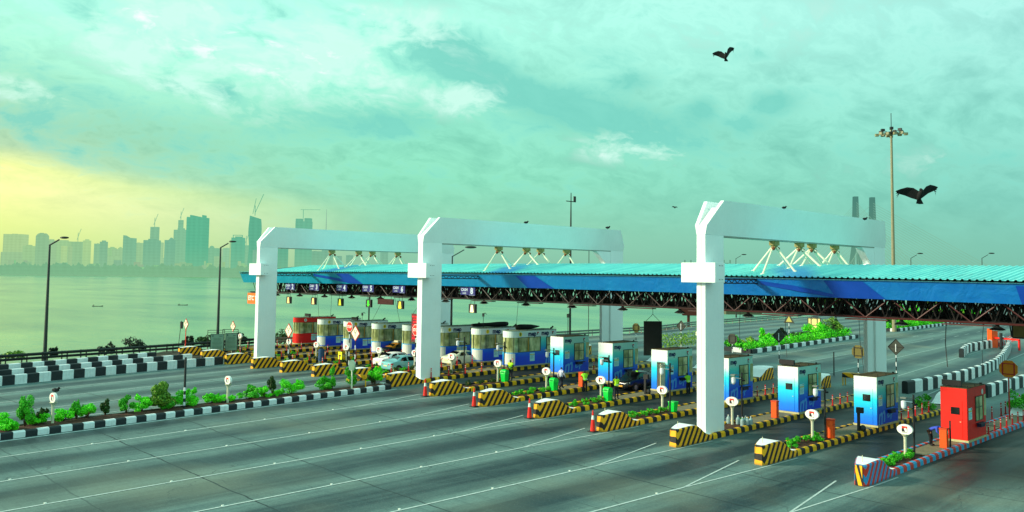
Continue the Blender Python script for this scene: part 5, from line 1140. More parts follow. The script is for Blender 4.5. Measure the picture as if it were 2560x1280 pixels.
# x0, x1, top (photo pixels), colour, distance, roof type
CITY = [(4, 52, 585, (170, 208, 150), 3400, 'flat', 'wide flat-topped pale block at the far left of the skyline'), (0, 54, 630, (158, 200, 150), 3200, 'flat', 'low wide pale block at the left edge below the flat-topped one'), (54, 78, 612, (160, 204, 148), 3100, 'step', 'short pale slab left of the rounded tower'), (80, 113, 583, (146, 194, 148), 3000, 'round', 'broad rounded tower near the left lamp'),
        (113, 132, 598, (158, 202, 152), 3300, 'step', 'pale stepped block behind the left lamp pole'), (133, 168, 600, (160, 206, 150), 3300, 'step', 'pale block right of the left lamp pole'), (150, 162, 615, (176, 214, 150), 2900, 'flat', 'yellowish slim block in front of the pale block'), (168, 176, 616, (160, 200, 148), 2950, 'flat', 'narrow pale slab beside a crane'), (175, 205, 604, (150, 198, 148), 3000, 'crane', 'flat block with a small crane on top'), (204, 220, 598, (170, 212, 150), 2900, 'step', 'slim bright tower with a stepped top'),
        (232, 248, 609, (140, 194, 150), 2900, 'flat', 'left half of a twin tower with light strips'), (246, 262, 601, (132, 188, 150), 2850, 'step', 'right half of a twin tower with light strips'), (262, 290, 640, (158, 204, 152), 3300, 'flat', 'low pale block between the twin tower and the slanted roof tower'), (278, 303, 623, (156, 202, 152), 3500, 'flat', 'faint wide block left of the slanted roof tower'), (304, 331, 588, (128, 188, 150), 2900, 'slant', 'dark tower with a slanted roof'), (331, 353, 607, (154, 202, 152), 3400, 'flat', 'pale block right of the slanted roof tower'),
        (356, 392, 597, (124, 186, 150), 2800, 'step', 'wide lower block of the stepped tower under a crane'), (372, 391, 567, (134, 192, 152), 2850, 'crane', 'upper shaft of the stepped tower with a crane'), (392, 404, 606, (160, 206, 156), 3500, 'flat', 'faint narrow slab right of the crane tower'), (408, 430, 600, (122, 186, 152), 2800, 'spire', 'pointed roof tower left of the unfinished tower'), (430, 460, 570, (132, 194, 154), 3100, 'step', 'wide pale unfinished tower left of the biggest block'), (441, 452, 550, (132, 194, 154), 3050, 'crane', 'narrow top shaft of the unfinished tower with a crane'),
        (461, 508, 538, (98, 186, 148), 2600, 'notch', 'biggest dark rectangular tower with jagged roof line'), (506, 541, 620, (128, 192, 152), 2900, 'dome', 'low block with a small dome on its roof'), (534, 552, 641, (150, 200, 152), 2700, 'flat', 'short block left of the second street lamp'), (556, 575, 620, (146, 202, 160), 3400, 'flat', 'faint slab behind the second street lamp'), (576, 606, 594, (104, 186, 150), 2500, 'frame', 'green tower with a frame on its roof'), (572, 581, 600, (160, 206, 152), 2510, 'flat', 'light edge strip of the green framed tower'), (606, 619, 613, (130, 194, 154), 2700, 'crane', 'narrow block between two green towers'),
        (619, 646, 539, (98, 180, 146), 2500, 'wavy', 'tall dark twisted tower with a crane'), (630, 650, 625, (124, 186, 156), 2400, 'flat', 'pale lower block at the foot of the twisted tower'), (735, 772, 548, (110, 186, 152), 2600, 'twin', 'twin-topped tower above the first portal beam'), (690, 716, 622, (100, 178, 146), 2700, 'flat', 'dark block seen under the first portal beam'), (772, 800, 628, (120, 182, 150), 2700, 'flat', 'wide greenish block under the first portal beam'), (803, 828, 624, (122, 182, 152), 2800, 'flat', 'block seen behind the leftmost hanger under the beam'), (840, 852, 640, (124, 180, 154), 3000, 'flat', 'small faint block between the hangers'), (864, 880, 638, (120, 180, 152), 3000, 'flat', 'faint block behind the second hanger'), (950, 968, 630, (126, 184, 156), 3200, 'flat', 'last faint block at the right end of the skyline')]
for i in range(16):
    x = rnd.uniform(0, 640); w_ = rnd.uniform(9, 22); CITY.append((x, x+w_, rnd.uniform(616, 650), (rnd.randint(150, 166), rnd.randint(200, 210), rnd.randint(146, 158)), rnd.uniform(3500, 3900), 'step', 'small low pale building rising faintly behind the nearer far-shore blocks'))
for i in range(44):
    x = rnd.uniform(0, 640); w_ = rnd.uniform(5, 16); CITY.append((x, x+w_, rnd.uniform(650, 672), (rnd.randint(124, 158), rnd.randint(182, 204), rnd.randint(140, 152)), rnd.uniform(2420, 2600), 'flat', 'small low pale building near the tree line of the far shore'))
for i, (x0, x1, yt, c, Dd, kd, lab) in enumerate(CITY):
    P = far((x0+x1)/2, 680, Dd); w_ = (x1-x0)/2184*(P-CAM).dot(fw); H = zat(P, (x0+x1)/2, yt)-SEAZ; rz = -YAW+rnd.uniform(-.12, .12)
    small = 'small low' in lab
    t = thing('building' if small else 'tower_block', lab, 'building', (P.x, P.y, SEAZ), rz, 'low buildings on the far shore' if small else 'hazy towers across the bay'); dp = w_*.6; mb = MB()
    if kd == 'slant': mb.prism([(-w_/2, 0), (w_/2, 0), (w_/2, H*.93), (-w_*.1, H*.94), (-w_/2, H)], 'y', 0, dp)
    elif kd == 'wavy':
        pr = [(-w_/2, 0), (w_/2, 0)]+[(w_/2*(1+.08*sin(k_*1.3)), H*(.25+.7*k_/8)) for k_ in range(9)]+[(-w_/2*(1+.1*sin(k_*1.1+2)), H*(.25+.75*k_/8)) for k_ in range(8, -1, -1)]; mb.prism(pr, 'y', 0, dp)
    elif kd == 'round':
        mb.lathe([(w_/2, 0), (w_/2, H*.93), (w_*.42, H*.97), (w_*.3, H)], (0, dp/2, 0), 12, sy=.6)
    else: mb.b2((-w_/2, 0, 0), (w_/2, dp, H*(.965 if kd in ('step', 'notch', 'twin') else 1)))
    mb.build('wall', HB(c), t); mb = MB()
    if kd == 'step': mb.b2((-w_*.2, .1*dp, H*.965), (w_*.25, dp*.8, H))
    if kd == 'notch':
        for q in range(6): mb.b2((-w_/2+w_*q/6+.5, 1, H*.965), (-w_/2+w_*(q+.35)/6, dp*.8, H*(.975+.02*((q*3) % 4)/2)))
    if kd == 'twin': mb.b2((-w_/2, 1, H*.965), (-w_*.1, dp*.8, H*1.01)); mb.b2((w_*.1, 1, H*.965), (w_/2, dp*.8, H*1.02))
    if kd == 'spire': mb.prism([(-w_*.05, H), (w_*.45, H), (w_*.2, H*1.07)], 'y', 1, dp*.7)
    if kd == 'dome': mb.sphere((0, dp/2, H), w_*.18, 10, 6)
    if kd == 'frame': 
        for xx in (-w_*.4, w_*.35): mb.b2((xx, 2, H), (xx+w_*.05, 4, H*1.07))
        mb.b2((-w_*.4, 2, H*1.055), (w_*.4, 4, H*1.07)); mb.b2((-w_*.2, 1, H), (w_*.3, dp*.5, H*1.03))
    if kd in ('flat', 'round') and not small: mb.b2((-w_*.15, dp*.3, H), (w_*.1, dp*.5, H*1.012))
    if mb.v: mb.build('roof_structure', HB(c), t)
    if kd in ('crane', 'wavy', 'twin'):
        mb = MB(); hh = 28; mb.tube((0, 3, H), (0, 3, H+hh), 1.0, None, 4)
        if kd == 'twin': mb.tube((-8, 3, H+hh), (50, 3, H+hh), .8, None, 4)
        elif kd == 'wavy': mb.tube((0, 3, H+8), (22, 3, H+60), .9, None, 4); mb.tube((-6, 3, H+5), (2, 3, H+48), .8, None, 4)
        else: mb.tube((-3, 3, H+6), (9, 3, H+40), .8, None, 4)
        mb.build('tower_crane', HB(c), t)
P = far(812, 700, 3600); z1 = zat(P, 812, 523); tag(MB().tube((P.x, P.y, SEAZ), (P.x, P.y, z1), 4.5, .8, 6).build('broadcast_mast', HB((140, 184, 158))), 'faint tall tapering broadcast mast above the first portal beam', 'mast')
# far shore: land strip and one mass of trees too hazy to count
LANDM = hazemat('haze_shore', (112, 176, 134), 1.); mb = MB(); vs = []; K = 60
for i in range(K+1):
    px = -400+1900*i/K; P = far(px, 690, 2300+max(0, px-600)*1.2); Q = far(px, 690, 4200); vs += [(P.x, P.y, SEAZ-.5), (P.x, P.y, SEAZ+3), (Q.x, Q.y, SEAZ+4)]
struct(MB().add(vs, [(3*i+k_, 3*i+3+k_, 3*i+4+k_, 3*i+1+k_) for i in range(K) for k_ in range(2)]).build('far_shore', hazemat('haze_shore_line', (120, 178, 138), 1.)))
vs = []; fs = []; n = 900
for i in range(n):
    px = -300+1500*i/n+rnd.uniform(-1, 1); P = far(px, 690, 2320+rnd.uniform(0, 60)+max(0, px-600)*1.2); r_ = rnd.uniform(6, 15); h = rnd.uniform(9, 30)*(1 if px < 700 else .7)
    ax = rt*r_; b0 = len(vs); m_ = 7
    for k_ in range(m_+1): a = pi*k_/m_; q = P+ax*cos(a); vs.append((q.x, q.y, SEAZ+2+h*sin(a)*rnd.uniform(.8, 1.1)))
    fs.append(tuple(range(b0, b0+m_+1)))
struct(tag(MB().add(vs, fs).build('shore_trees', LANDM, fix=False), 'dark hazy band of trees along the far shore under the towers', 'trees'), 'stuff')
# ------------------------------------------------------------------ boats
for px, py, ln, lab in ((244, 766, 26, 'small dark rowing boat on the water left of centre of the bay'), (457, 763, 24, 'small dark rowing boat with a standing figure near the second lamp')):
    P = onZ(px, py, SEAZ); k_ = (P-CAM).dot(fw)/2184; L_ = ln*k_; t = thing('rowing_boat', lab, 'boat', (P.x, P.y, SEAZ), -YAW+.1, 'rowing boats on the bay')
    vs = []; st_ = [(-.5, .05, .95), (-.42, .4, .62), (-.2, .8, .5), (.1, .9, .45), (.35, .6, .6), (.5, .05, 1.1)]
    for x, w_, h in st_: vs += [(x*L_, -w_*L_*.09, h*L_*.09), (x*L_, 0, -.05*L_*.1), (x*L_, w_*L_*.09, h*L_*.09)]
    HM = M('boat_hull_dark', (58, 44, 44), .7, .3); MB().add(vs, [(3*i+q, 3*i+3+q, 3*i+4+q, 3*i+1+q) for i in range(5) for q in range(2)]+[(3*i, 3*i+2, 3*i+5, 3*i+3) for i in range(5)]).build('hull', HM, t)
    MB().tube((-.38*L_, 0, .03*L_), (-.37*L_, 0, .15*L_), .022*L_).sphere((-.37*L_, 0, .17*L_), .02*L_).build('figure', HM, t)
# ------------------------------------------------------------------ cable-stayed bridge far right
BR = hazemat('haze_bridge', (60, 122, 116), 1.); CB = hazemat('haze_cable', (128, 182, 160), 1.)
br = thing('cable_stayed_bridge', 'hazy cable-stayed bridge pylons with fans of cables behind the right portal', 'bridge', (0, 0, 0)); Dp = 620; deckz = 14
tops = []
for px, yt in ((2143, 491), (2185, 493)):
    P = far(px, 660, Dp); z1 = zat(P, px, yt); w_ = 1.6; mb = MB()
    a = P-rt*1.9; b_ = P+rt*1.9; mb.add([(q.x+o_*.0, q.y, z) for q, z, o_ in ((P-rt*2.1, 40, 0), (P+rt*2.1, 40, 0), (P+rt*1.35, z1, 0), (P-rt*1.35, z1, 0))]+[((q+fw*3).x, (q+fw*3).y, z) for q, z in ((P-rt*2.1, 40), (P+rt*2.1, 40), (P+rt*1.35, z1), (P-rt*1.35, z1))], [(0, 1, 2, 3), (7, 6, 5, 4), (0, 4, 5, 1), (1, 5, 6, 2), (2, 6, 7, 3), (3, 7, 4, 0)])
    mb.build('pylon', BR, br); tops.append((P, z1))
c_ = (tops[0][0]+tops[1][0])/2
mb = MB()
for pa, pb in ((2140, 2122), (2146, 2150), (2182, 2165), (2188, 2206)):
    A, B = far(pa, 600, Dp), far(pb, 660, Dp); mb.tube((A.x, A.y, 42), (B.x, B.y, 5), 1.5, 1.9, 6)
mb.build('pylon_leg', BR, br); mb = MB(); deck = lambda px, D_: (far(px, 660, D_).x, far(px, 660, D_).y, 15)
for (P, z1), s_ in zip(tops, (0, 1)):
    for k_ in range(22):
        z = z1-4-k_*1.6; px = (2560-12*k_*1.1 if s_ else 2360-9*k_); Q = deck(px-60, Dp-60); mb.tube((P.x, P.y, z), Q, .13, None, 3, cap=False)
        if not s_ or k_ % 2 == 0: Q = deck(1985+6*k_, Dp+30); mb.tube((P.x, P.y, z), Q, .10, None, 3, cap=False)
mb.build('stay_cables', CB, br)
mb = MB(); a, b_ = Vector(deck(1500, 760)), Vector(deck(2900, 480)); mb.tube(a, b_, 1.4, None, 4); mb.build('deck', CB, br)
for i, px in enumerate((1720, 1818)):
    P = far(px, 660, 1100); t = thing('bridge_pylon_pair', ('tiny H-shaped far pylons left of the nearest column', 'tiny H-shaped far pylons right of the nearest column')[i], 'bridge pylon', (P.x, P.y, 0), -YAW); k_ = 1100/2184; mb = MB(); z1 = zat(P, px, 650)
    mb.b2((-9*k_, 0, 0), (-6*k_, 1.5, z1)); mb.b2((6*k_, 0, 0), (9*k_, 1.5, z1)); mb.b2((-6*k_, 0, z1-9*k_), (6*k_, 1.4, z1-7*k_)); mb.build('tower', hazemat('haze_pylon2', (84, 140, 126), 1.), t)
# ------------------------------------------------------------------ exit side: planted medians, block walls, barriers
def hedge_median(pa, pb, lab, wd, i0, hk=1.0):
    A, B = G(*pa), G(*pb); d = (B-A); d.z = 0; Ln = d.length; d /= Ln; nr = Vector((-d.y, d.x, 0))
    t = thing('planted_median', lab, 'median', (0, 0, 0), 0, 'planted medians of the exit road'); mb = MB()
    kerb_run(mb, [(A.x, A.y), (B.x, B.y)], .35, .5, 1.3); q1 = A+nr*wd; q2 = B+nr*wd; kerb_run(mb, [(q1.x, q1.y), (A.x, A.y)], .35, .5, 1.0); mb.build('kerb', [KB, KW], t)
    vs = []; n = int(Ln/3)
    for i in range(n+1):
        for o_ in (.15, wd): p = A+d*Ln*i/n+nr*o_; vs.append((p.x, p.y, g(p.x, p.y)+.3))
    MB().add(vs, [(2*i, 2*i+2, 2*i+3, 2*i+1) for i in range(n)]).build('soil_bed', SOIL, t)
    return A, B, d, nr, Ln
def hedge(A, d, nr, s0, s1, off, w_, h, kd, lab, seed, ls=.13):
    rn = random.Random(seed); mb = MB(); s = s0
    while s < s1:
        p = A+d*s+nr*(off+rn.uniform(-.1, .1)); hh = h*rn.uniform(.8, 1.15); leaves(mb, (p.x, p.y, g(p.x, p.y)+.3+hh*.5), (.75, w_/2, hh*.62), 70, ls, rn); s += .62
    return tag(mb.build('hedge', LF[kd], smooth='leaf'), lab, 'hedge', 'bright clipped hedges of the exit medians')
A, B, d, nr, Ln = hedge_median((1878, 884), (2143, 845), 'planted median with black and white kerb on the exit road', 3.4, 0)
for k_, (a, b_) in enumerate(((.5, .27), (.275, .52), (.525, .78), (.785, .99))):
    hedge(A, d, nr, (0.0 if k_ == 0 else a)*Ln, b_*Ln, 1.0, 1.6, 1.0 if k_ else .9, 'bright', ('first', 'second', 'third', 'fourth')[k_]+' stretch from the left of bright hedge on the exit median', 900+k_)
for k_, (s, w_, h, kd, lab) in enumerate(((.02, 2.4, 2.6, 'mid', 'shrub by the dark octagonal sign back'), (.10, 2.6, 2.2, 'olive', 'yellow-green shrub right of the dark octagonal sign back'), (.18, 1.8, 1.6, 'dark', 'low dark shrub in the exit median'), (.26, 1.6, 3.6, 'bright', 'tall narrow bright shrub in the exit median'), (.31, 3.0, 2.6, 'olive', 'fan shaped yellow-green shrub in the exit median'), (.40, 1.4, 3.2, 'vdark', 'dark upright conifer-like shrub left of the diamond sign back'),
                                            (.50, 3.4, 1.9, 'dark', 'wide dark flowering shrub right of the diamond sign back'), (.60, 3.4, 2.1, 'dark', 'wide brownish shrub below the triangular sign'), (.72, 3.4, 4.0, 'bright', 'tall bright shrub left of the rectangular sign back'), (.80, 2.6, 2.6, 'mid', 'green shrub under the rectangular sign back'), (.86, 4.6, 4.6, 'olive', 'largest yellow-green shrub right of the rectangular sign back'), (.93, 1.8, 4.6, 'vdark', 'dark upright shrub at the far end of the exit median'), (.98, 3.2, 2.4, 'dark', 'dark low shrub at the far tip of the exit median'))):
    p = A+d*s*Ln+nr*2.4; shrub('shrub', lab, (p.x, p.y, g(p.x, p.y)+.3), w_, h*.6, kd, 0, 1000, .13, 500+k_, 'shrubs of the exit medians', clumps=8)
o_ = G(1740, 868); hedge(Vector((o_.x, o_.y, 0)), Vector((1, .1, 0)).normalized(), Vector((0, 1, 0)), -7, 5, .6, 1.6, 1.6, 'olive', 'yellow-green hedge left of the nearest column behind the open-door booth', 950)
A2, B2, d2, nr2, Ln2 = hedge_median((2242, 829), (2470, 800), 'far planted median starting at the foot of the floodlight mast', 4.0, 0)
for k_, (a, b_) in enumerate(((.05, .35), (.38, .62), (.65, .98))): hedge(A2, d2, nr2, a*Ln2, b_*Ln2, 1.2, 2.0, 1.3, 'bright', ('near', 'middle', 'far')[k_]+' stretch of bright hedge on the median beyond the floodlight mast', 960+k_, .18)
for k_, (s, w_, h, kd) in enumerate(((.03, 3.5, 4.0, 'mid'), (.14, 5, 3.4, 'olive'), (.24, 6, 6.0, 'bright'), (.34, 5, 4.4, 'dark'), (.46, 5, 3.6, 'olive'), (.58, 5, 4, 'mid'), (.75, 6, 3.4, 'olive'), (.9, 6, 3.2, 'bright'))):
    p = A2+d2*s*Ln2+nr2*3; h *= .8; shrub('shrub', ('mid green', 'yellow-green', 'tall bright green', 'dark', 'wide yellow-green', 'rounded green', 'pale far', 'last bright')[k_]+' shrub beyond the floodlight mast on the far median', (p.x, p.y, g(p.x, p.y)+.3), w_, h, kd, 0, 500, .24, 600+k_, 'shrubs of the exit medians', clumps=6)
def blockwall(pts, lab, w_=.5, h=1.05, seg=1.25):
    mb = MB(); P3 = [G(*q) for q in pts]; kerb_run(mb, [(p.x, p.y) for p in P3], w_, h, seg, 0, (0, 1), .1); return tag(mb.build('block_wall', [KB, KW]), lab, 'barrier wall', 'black and white concrete block walls of the exit lanes')
blockwall([(2262, 984), (2300, 977), (2350, 967), (2405, 953), (2455, 937), (2490, 920), (2508, 902), (2520, 882), (2524, 868)], 'long curved black and white block wall sweeping away behind the last two booths')
blockwall([(2403, 894), (2412, 884), (2425, 878), (2460, 872), (2500, 864), (2506, 858)], 'short hooked black and white block wall far right')
blockwall([(2462, 994), (2500, 982), (2560, 965), (2620, 948)], 'black and white block wall running off the right edge behind the red booth')
for i, (px, py) in enumerate(((2480, 1048), (2503, 1038), (2514, 1034), (2524, 1028), (2537, 1022), (2549, 1016))):
    P = G(px, py); bollard((P.x, P.y, g(P.x, P.y)), 'banded bollards right of the red booth', 'red and white banded flexible bollard standing on the road right of the red booth', 1.15)
for i in range(14):
    px, py = 2498+i*4.6, 868-i*1.9; P = G(px, py); bollard((P.x, P.y, g(P.x, P.y)), 'far row of bollards', 'tiny red and white bollard in the far row by the hooked block wall', 1.3)
P = G(2505, 872); t = thing('boom_barrier', 'orange-red boom barrier frame at the end of the curved block wall', 'barrier', (P.x, P.y, g(P.x, P.y)), R(60)); mb = MB(); mb.b2((-3.0, -.1, 1.3), (1.4, .1, 1.5)); mb.b2((-3, -.1, 0), (-2.8, .1, 1.4)); mb.build('frame', REDP, t); MB().b2((1.2, -.5, 0), (2.0, .5, 2.6)).build('cabinet', ORANGE, t)
P = G(2506, 872); P2 = zat(P, 2506, 832); o = MB().tube((P.x-.5, P.y, g(P.x, P.y)), (P.x-.5, P.y, P2), .2).build('dark_post', DARK); tag(o, 'thick dark post standing at the end of the hooked block wall', 'post')
P = G(2085, 938); z1 = zat(P, 2085, 880); tag(MB().tube((P.x, P.y, g(P.x, P.y)), (P.x, P.y, z1), .06).build('dark_post', DARK), 'thin bare dark pole on the road right of the booth beyond the nearest column', 'post')
P = G(2135, 966, 0); t = thing('yellow_barrier', 'yellow and black portable barrier left of the last blue booth', 'barrier', (P.x, P.y, g(P.x, P.y)), R(5)); mb = MB(); mb.b2((-.35, -.5, .75), (.35, .9, 1.15)); mb.build('board', STY, t); mb = MB()
for x in (-.3, .3):
    for y in (-.45, .85): mb.b2((x-.04, y-.04, 0), (x+.04, y+.04, .75))
mb.build('leg', YEL, t)
P = G(2480, 1082, .25); t = thing('hatch_cover', 'flat dark rimmed hatch cover on the platform right of the red booth', 'hatch', (20.5, -.05, g(20.5, 0)+.28)); mb = MB(); mb.b2((-1.2, -.55, 0), (1.2, -.5, .04)); mb.b2((-1.2, .5, 0), (1.2, .55, .04)); mb.b2((-1.2, -.5, 0), (-1.15, .5, .04)); mb.b2((1.15, -.5, 0), (1.2, .5, .04)); mb.build('rim', DARK, t); MB().b2((-1.15, -.5, 0), (1.15, .5, .02)).build('lid', CONC, t)
shrub('shrub', 'bright leafy plant at the right edge beyond the orange octagonal sign back', (29.5, .3, g(29, 0)+.25), 2.2, 1.9, 'mid', 0, 900, .09, 771, cat='plant')
shrub('shrub', 'sparse green shrub on the island behind the last blue booth', (24.5, 5.4, g(24, 5)+.25), 1.7, 1.2, 'mid', 0, 500, .09, 772, cat='plant')
# buildings and overhead sign glimpsed under the canopy
for px, pt, pb, w_, D, c, lab, nm in ((1660+100, 762, 830, 0, 150, (96, 40, 26), '', ''),):
    pass
P = far(1722, 790, 175); t = thing('overhead_sign', 'rust-red overhead sign structure glimpsed left of the nearest column under the canopy', 'sign gantry', (P.x, P.y, 0), -YAW); k_ = 175/2184; zt, zb_ = zat(P, 1722, 766), zat(P, 1722, 789)
MB().prism([(-30*k_, zt), (32*k_, zt), (32*k_, zb_), (-14*k_, zb_)], 'y', 0, .4).build('panel', M('gantry_rust', (92, 38, 22), .7, .4, 1), t); MB().b2((-3*k_, .1, 0), (3*k_, .5, zb_)).build('post', M('gantry_rust', (92, 38, 22), .7, .4, 1), t)
for px0, px1, pt, D, c, lab in ((1815, 1905, 771, 240, (92, 96, 76), 'low grey shed seen under the canopy beyond the barrier'), (1905, 2002, 766, 260, (206, 168, 96), 'low beige building with a row of windows glimpsed under the canopy'), (1806, 1850, 760, 300, (58, 66, 58), 'dark building behind the low grey shed')):
    P = far((px0+px1)/2, 790, D); w_ = (px1-px0)/2184*(P-CAM).dot(fw); z1 = zat(P, (px0+px1)/2, pt); t = thing('building', lab, 'building', (P.x, P.y, .3), -YAW); MB().b2((-w_/2, 0, 0), (w_/2, 9, z1-.3)).build('wall', M('bld_%d' % px0, c, .8, .2, .5, dirt=.3), t)
    MB().b2((-w_/2-.3, -.3, z1-.3), (w_/2+.3, 9.3, z1+.1)).build('roof', M('bldroof_%d' % px0, tuple(int(v*.6) for v in c), .8, .2), t)
    for q in range(6): x = -w_/2+w_*(q+.5)/6; fr = MB().b2((x-w_*.055, -.06, .9), (x+w_*.055, -.01, 2.3)).build('window', CREAM, t); MB().b2((x-w_*.045, -.09, 1.0), (x+w_*.045, -.065, 2.2)).build('pane', GLASSD, fr)
# trees beyond the rail under the canopy, right of the nearest column
for k_, (px, w_, h) in enumerate(((2060, 14, 5), (2120, 16, 6), (2330, 18, 6))):
    P = far(px, 790, 330); shrub('tree', ('rounded dark tree far along the exit road', 'broad dark tree beyond the exit lanes', 'far dark tree under the right part of the canopy')[k_], (P.x, P.y, .8), w_, h, 'dark', .5, 900, .5, 810+k_, 'trees beyond the exit road', 'tree')
# yellow backed panel hanging at the right edge
p0 = onX(2533, 812, 17.5); p1 = onX(2600, 846, 17.5); t = thing('panel_sign', 'tan backed panel hanging under the canopy at the right edge', 'sign', (17.5, p0.y, p0.z)); hh_ = p0.z-p1.z; mb = MB(); mb.b2((-.05, -3.2, -hh_), (.05, 0, 0)); mb.build('panel', M('panel_tan', (122, 112, 66), .7, .3), t); mb = MB(); mb.b2((-.08, -3.2, -hh_-.08), (.08, .06, -hh_)); mb.b2((-.08, 0, -hh_), (.08, .08, .2)); mb.tube((0, .2, .1), (0, .1, -hh_), .04); mb.build('frame', BLACK, t)
# ------------------------------------------------------------------ cars
def car(lab, loc, rz, body, name='saloon_car', dark=False, taxi=False, two=None, s=1.0):
    t = thing(name, lab, 'car', loc, rz)
    ST = [(0, .70, .36, .80, .84, .62), (.06, .78, .28, .88, .92, .68), (.30, .83, .24, .95, .99, .72), (.72, .85, .22, .97, 1.03, .70), (1.35, .86, .22, .96, 1.38, .57), (1.75, .86, .22, .95, 1.45, .57), (2.4, .86, .22, .94, 1.46, .57), (2.85, .86, .22, .93, 1.38, .57), (3.45, .85, .22, .91, .96, .68), (4.0, .83, .22, .84, .88, .70), (4.34, .78, .26, .72, .77, .64), (4.45, .68, .34, .60, .63, .55)]
    BM = M('carpaint_%d_%d_%d' % body, body, .25, .05, spec=.6)
    vs = []
    for x, w_, zb_, zl, zr, wr in ST:
        half = [(0, zb_), (w_*.88, zb_), (w_*.98, zb_+.1), (w_, (zb_+zl)/2+.05), (w_*.965, zl-.03), (w_*.93, zl+.01), (wr+.03, zr-.06), (wr-.05, zr-.005), (0, zr+.015)]
        vs += [(x, -y, z) for y, z in half]+[(x, y, z) for y, z in half[-2:0:-1]]
    n = 16; fs = [(i*n+k_, i*n+(k_+1) % n, (i+1)*n+(k_+1) % n, (i+1)*n+k_) for i in range(len(ST)-1) for k_ in range(n)]+[tuple(range(n-1, -1, -1)), tuple(range((len(ST)-1)*n, len(ST)*n))]
    o = MB().add(vs, fs).build('body', [BM, two or BM], t, smooth=True)
    sb = o.modifiers.new('s', 'SUBSURF'); sb.levels = 1; sb.render_levels = 2
    if two:
        for p in o.data.polygons:
            if p.center.z > 1.05: p.material_index = 1
    def sidept(x, f, s_):
        for a, b_ in zip(ST, ST[1:]):
            if a[0] <= x <= b_[0]:
                u_ = (x-a[0])/(b_[0]-a[0]); q = [a[k_]+(b_[k_]-a[k_])*u_ for k_ in range(6)]; break
        y = q[1]*.93+(q[5]+.03-q[1]*.93)*f; z = q[3]+.01+(q[4]-.06-q[3]-.01)*f; return (x, s_*(y+.012), z+.005)
    GW = M('car_glass', (14, 18, 20), .06, .2, spec=.9)
    for s_ in (-1, 1):
        for a, b_, c_, e_ in ((1.02, 1.88, 1.30, 1.84), (1.96, 3.02, 1.92, 2.72)):
            q = [sidept(a+.06, .12, s_), sidept(b_, .10, s_), sidept(e_, .90, s_), sidept(c_+.08, .90, s_)]; MB().add(q+[(x, y+s_*.004, z) for x, y, z in q], [(0, 1, 2, 3), (7, 6, 5, 4)]).build('side_window', GW, t)
    MB().add([(.80, -.56, 1.07), (.80, .56, 1.07), (1.30, .47, 1.385), (1.30, -.47, 1.385)], [(0, 1, 2, 3)]).build('rear_window', GW, t)
    MB().add([(3.40, -.60, 1.02), (3.40, .60, 1.02), (2.88, .49, 1.40), (2.88, -.49, 1.40)], [(0, 1, 2, 3)]).build('windscreen', GW, t)
    for s_ in (-1, 1):
        MB().add([(-.0, s_*.40, .80), (-.0, s_*.40, .66), (.03, s_*.72, .64), (.24, s_*.845, .72), (.24, s_*.845, .86), (.04, s_*.74, .84)], [tuple(range(6))]).build('tail_light', LAMPR, t)
        MB().add([(4.44, s_*.42, .66), (4.44, s_*.40, .54), (4.38, s_*.72, .56), (4.2, s_*.80, .66), (4.2, s_*.79, .74), (4.36, s_*.66, .72)], [tuple(range(6))]).build('headlight', M('headlight_lens', (210, 216, 210), .15, .1), t)
        MB().b2((2.75, s_*.90-.06, .98), (2.88, s_*.90+.08, 1.10)).build('wing_mirror', BM, t)
        for x in (.86, 3.52):
            MB().tube((x, s_*.845, .33), (x, s_*.862, .33), .37, None, 20).build('wheel_arch', BLACK, t)
            w_ = MB().tube((x, s_*.68, .31), (x, s_*.872, .31), .31, None, 20).build('wheel', TYRE, t); mb = MB(); mb.tube((x, s_*.86, .31), (x, s_*.877, .31), .2, None, 12)
            mb.build('rim', RIM, w_)
    MB().b2((-.02, -.26, .56), (.0, .26, .68)).build('number_plate', M('plate_white', (226, 222, 170), .5, .05), t); MB().b2((4.44, -.26, .36), (4.465, .26, .47)).build('number_plate', M('plate_orange', (230, 170, 60), .5, .05), t)
    if taxi: mb = MB(); mb.b2((1.6, -.5, 1.52), (2.6, .5, 1.56)); [mb.b2((x, y, 1.44), (x+.05, y+.05, 1.52)) for x in (1.62, 2.5) for y in (-.5, .45)]; mb.b2((1.7, -.4, 1.56), (2.3, .3, 1.72)); mb.build('roof_rack', CREAM, t)
    return t
P = G(997, 932); car('grey-blue saloon car queuing left of the middle column', (P.x-.86, P.y+.87, g(P.x, P.y)), 0, (120, 186, 190))
P = G(952, 908); car('white saloon car behind the grey-blue one, tail light showing', (6.9, 48.6, g(6.9, 48)), 0, (255, 255, 250))
P = G(1146, 917); car('cream white saloon car just right of the middle column', (P.x-.86, P.y+.87, g(P.x, P.y)), 0, (224, 232, 206))
car('black and yellow taxi with a roof load beyond the white saloon', (14.0, 59.5-2.2, g(14, 58)), 0, (28, 28, 34), 'taxi', taxi=True, two=M('taxi_yellow', (196, 130, 30), .4, .1))
P = G(1572, 968); car('black taxi facing the camera in the lane left of the open-door booth', (17.2, 24.3, g(14, 24)), pi, (12, 16, 22), 'taxi')
P = G(1750, 846); car('small white car far away left of the nearest column', (P.x, P.y, g(P.x, P.y)), .05, (240, 238, 214))
P = far(2042, 790, 190); car('tiny dark car far along the exit road under the canopy', (P.x, P.y, 1.1), R(200), (60, 14, 16))
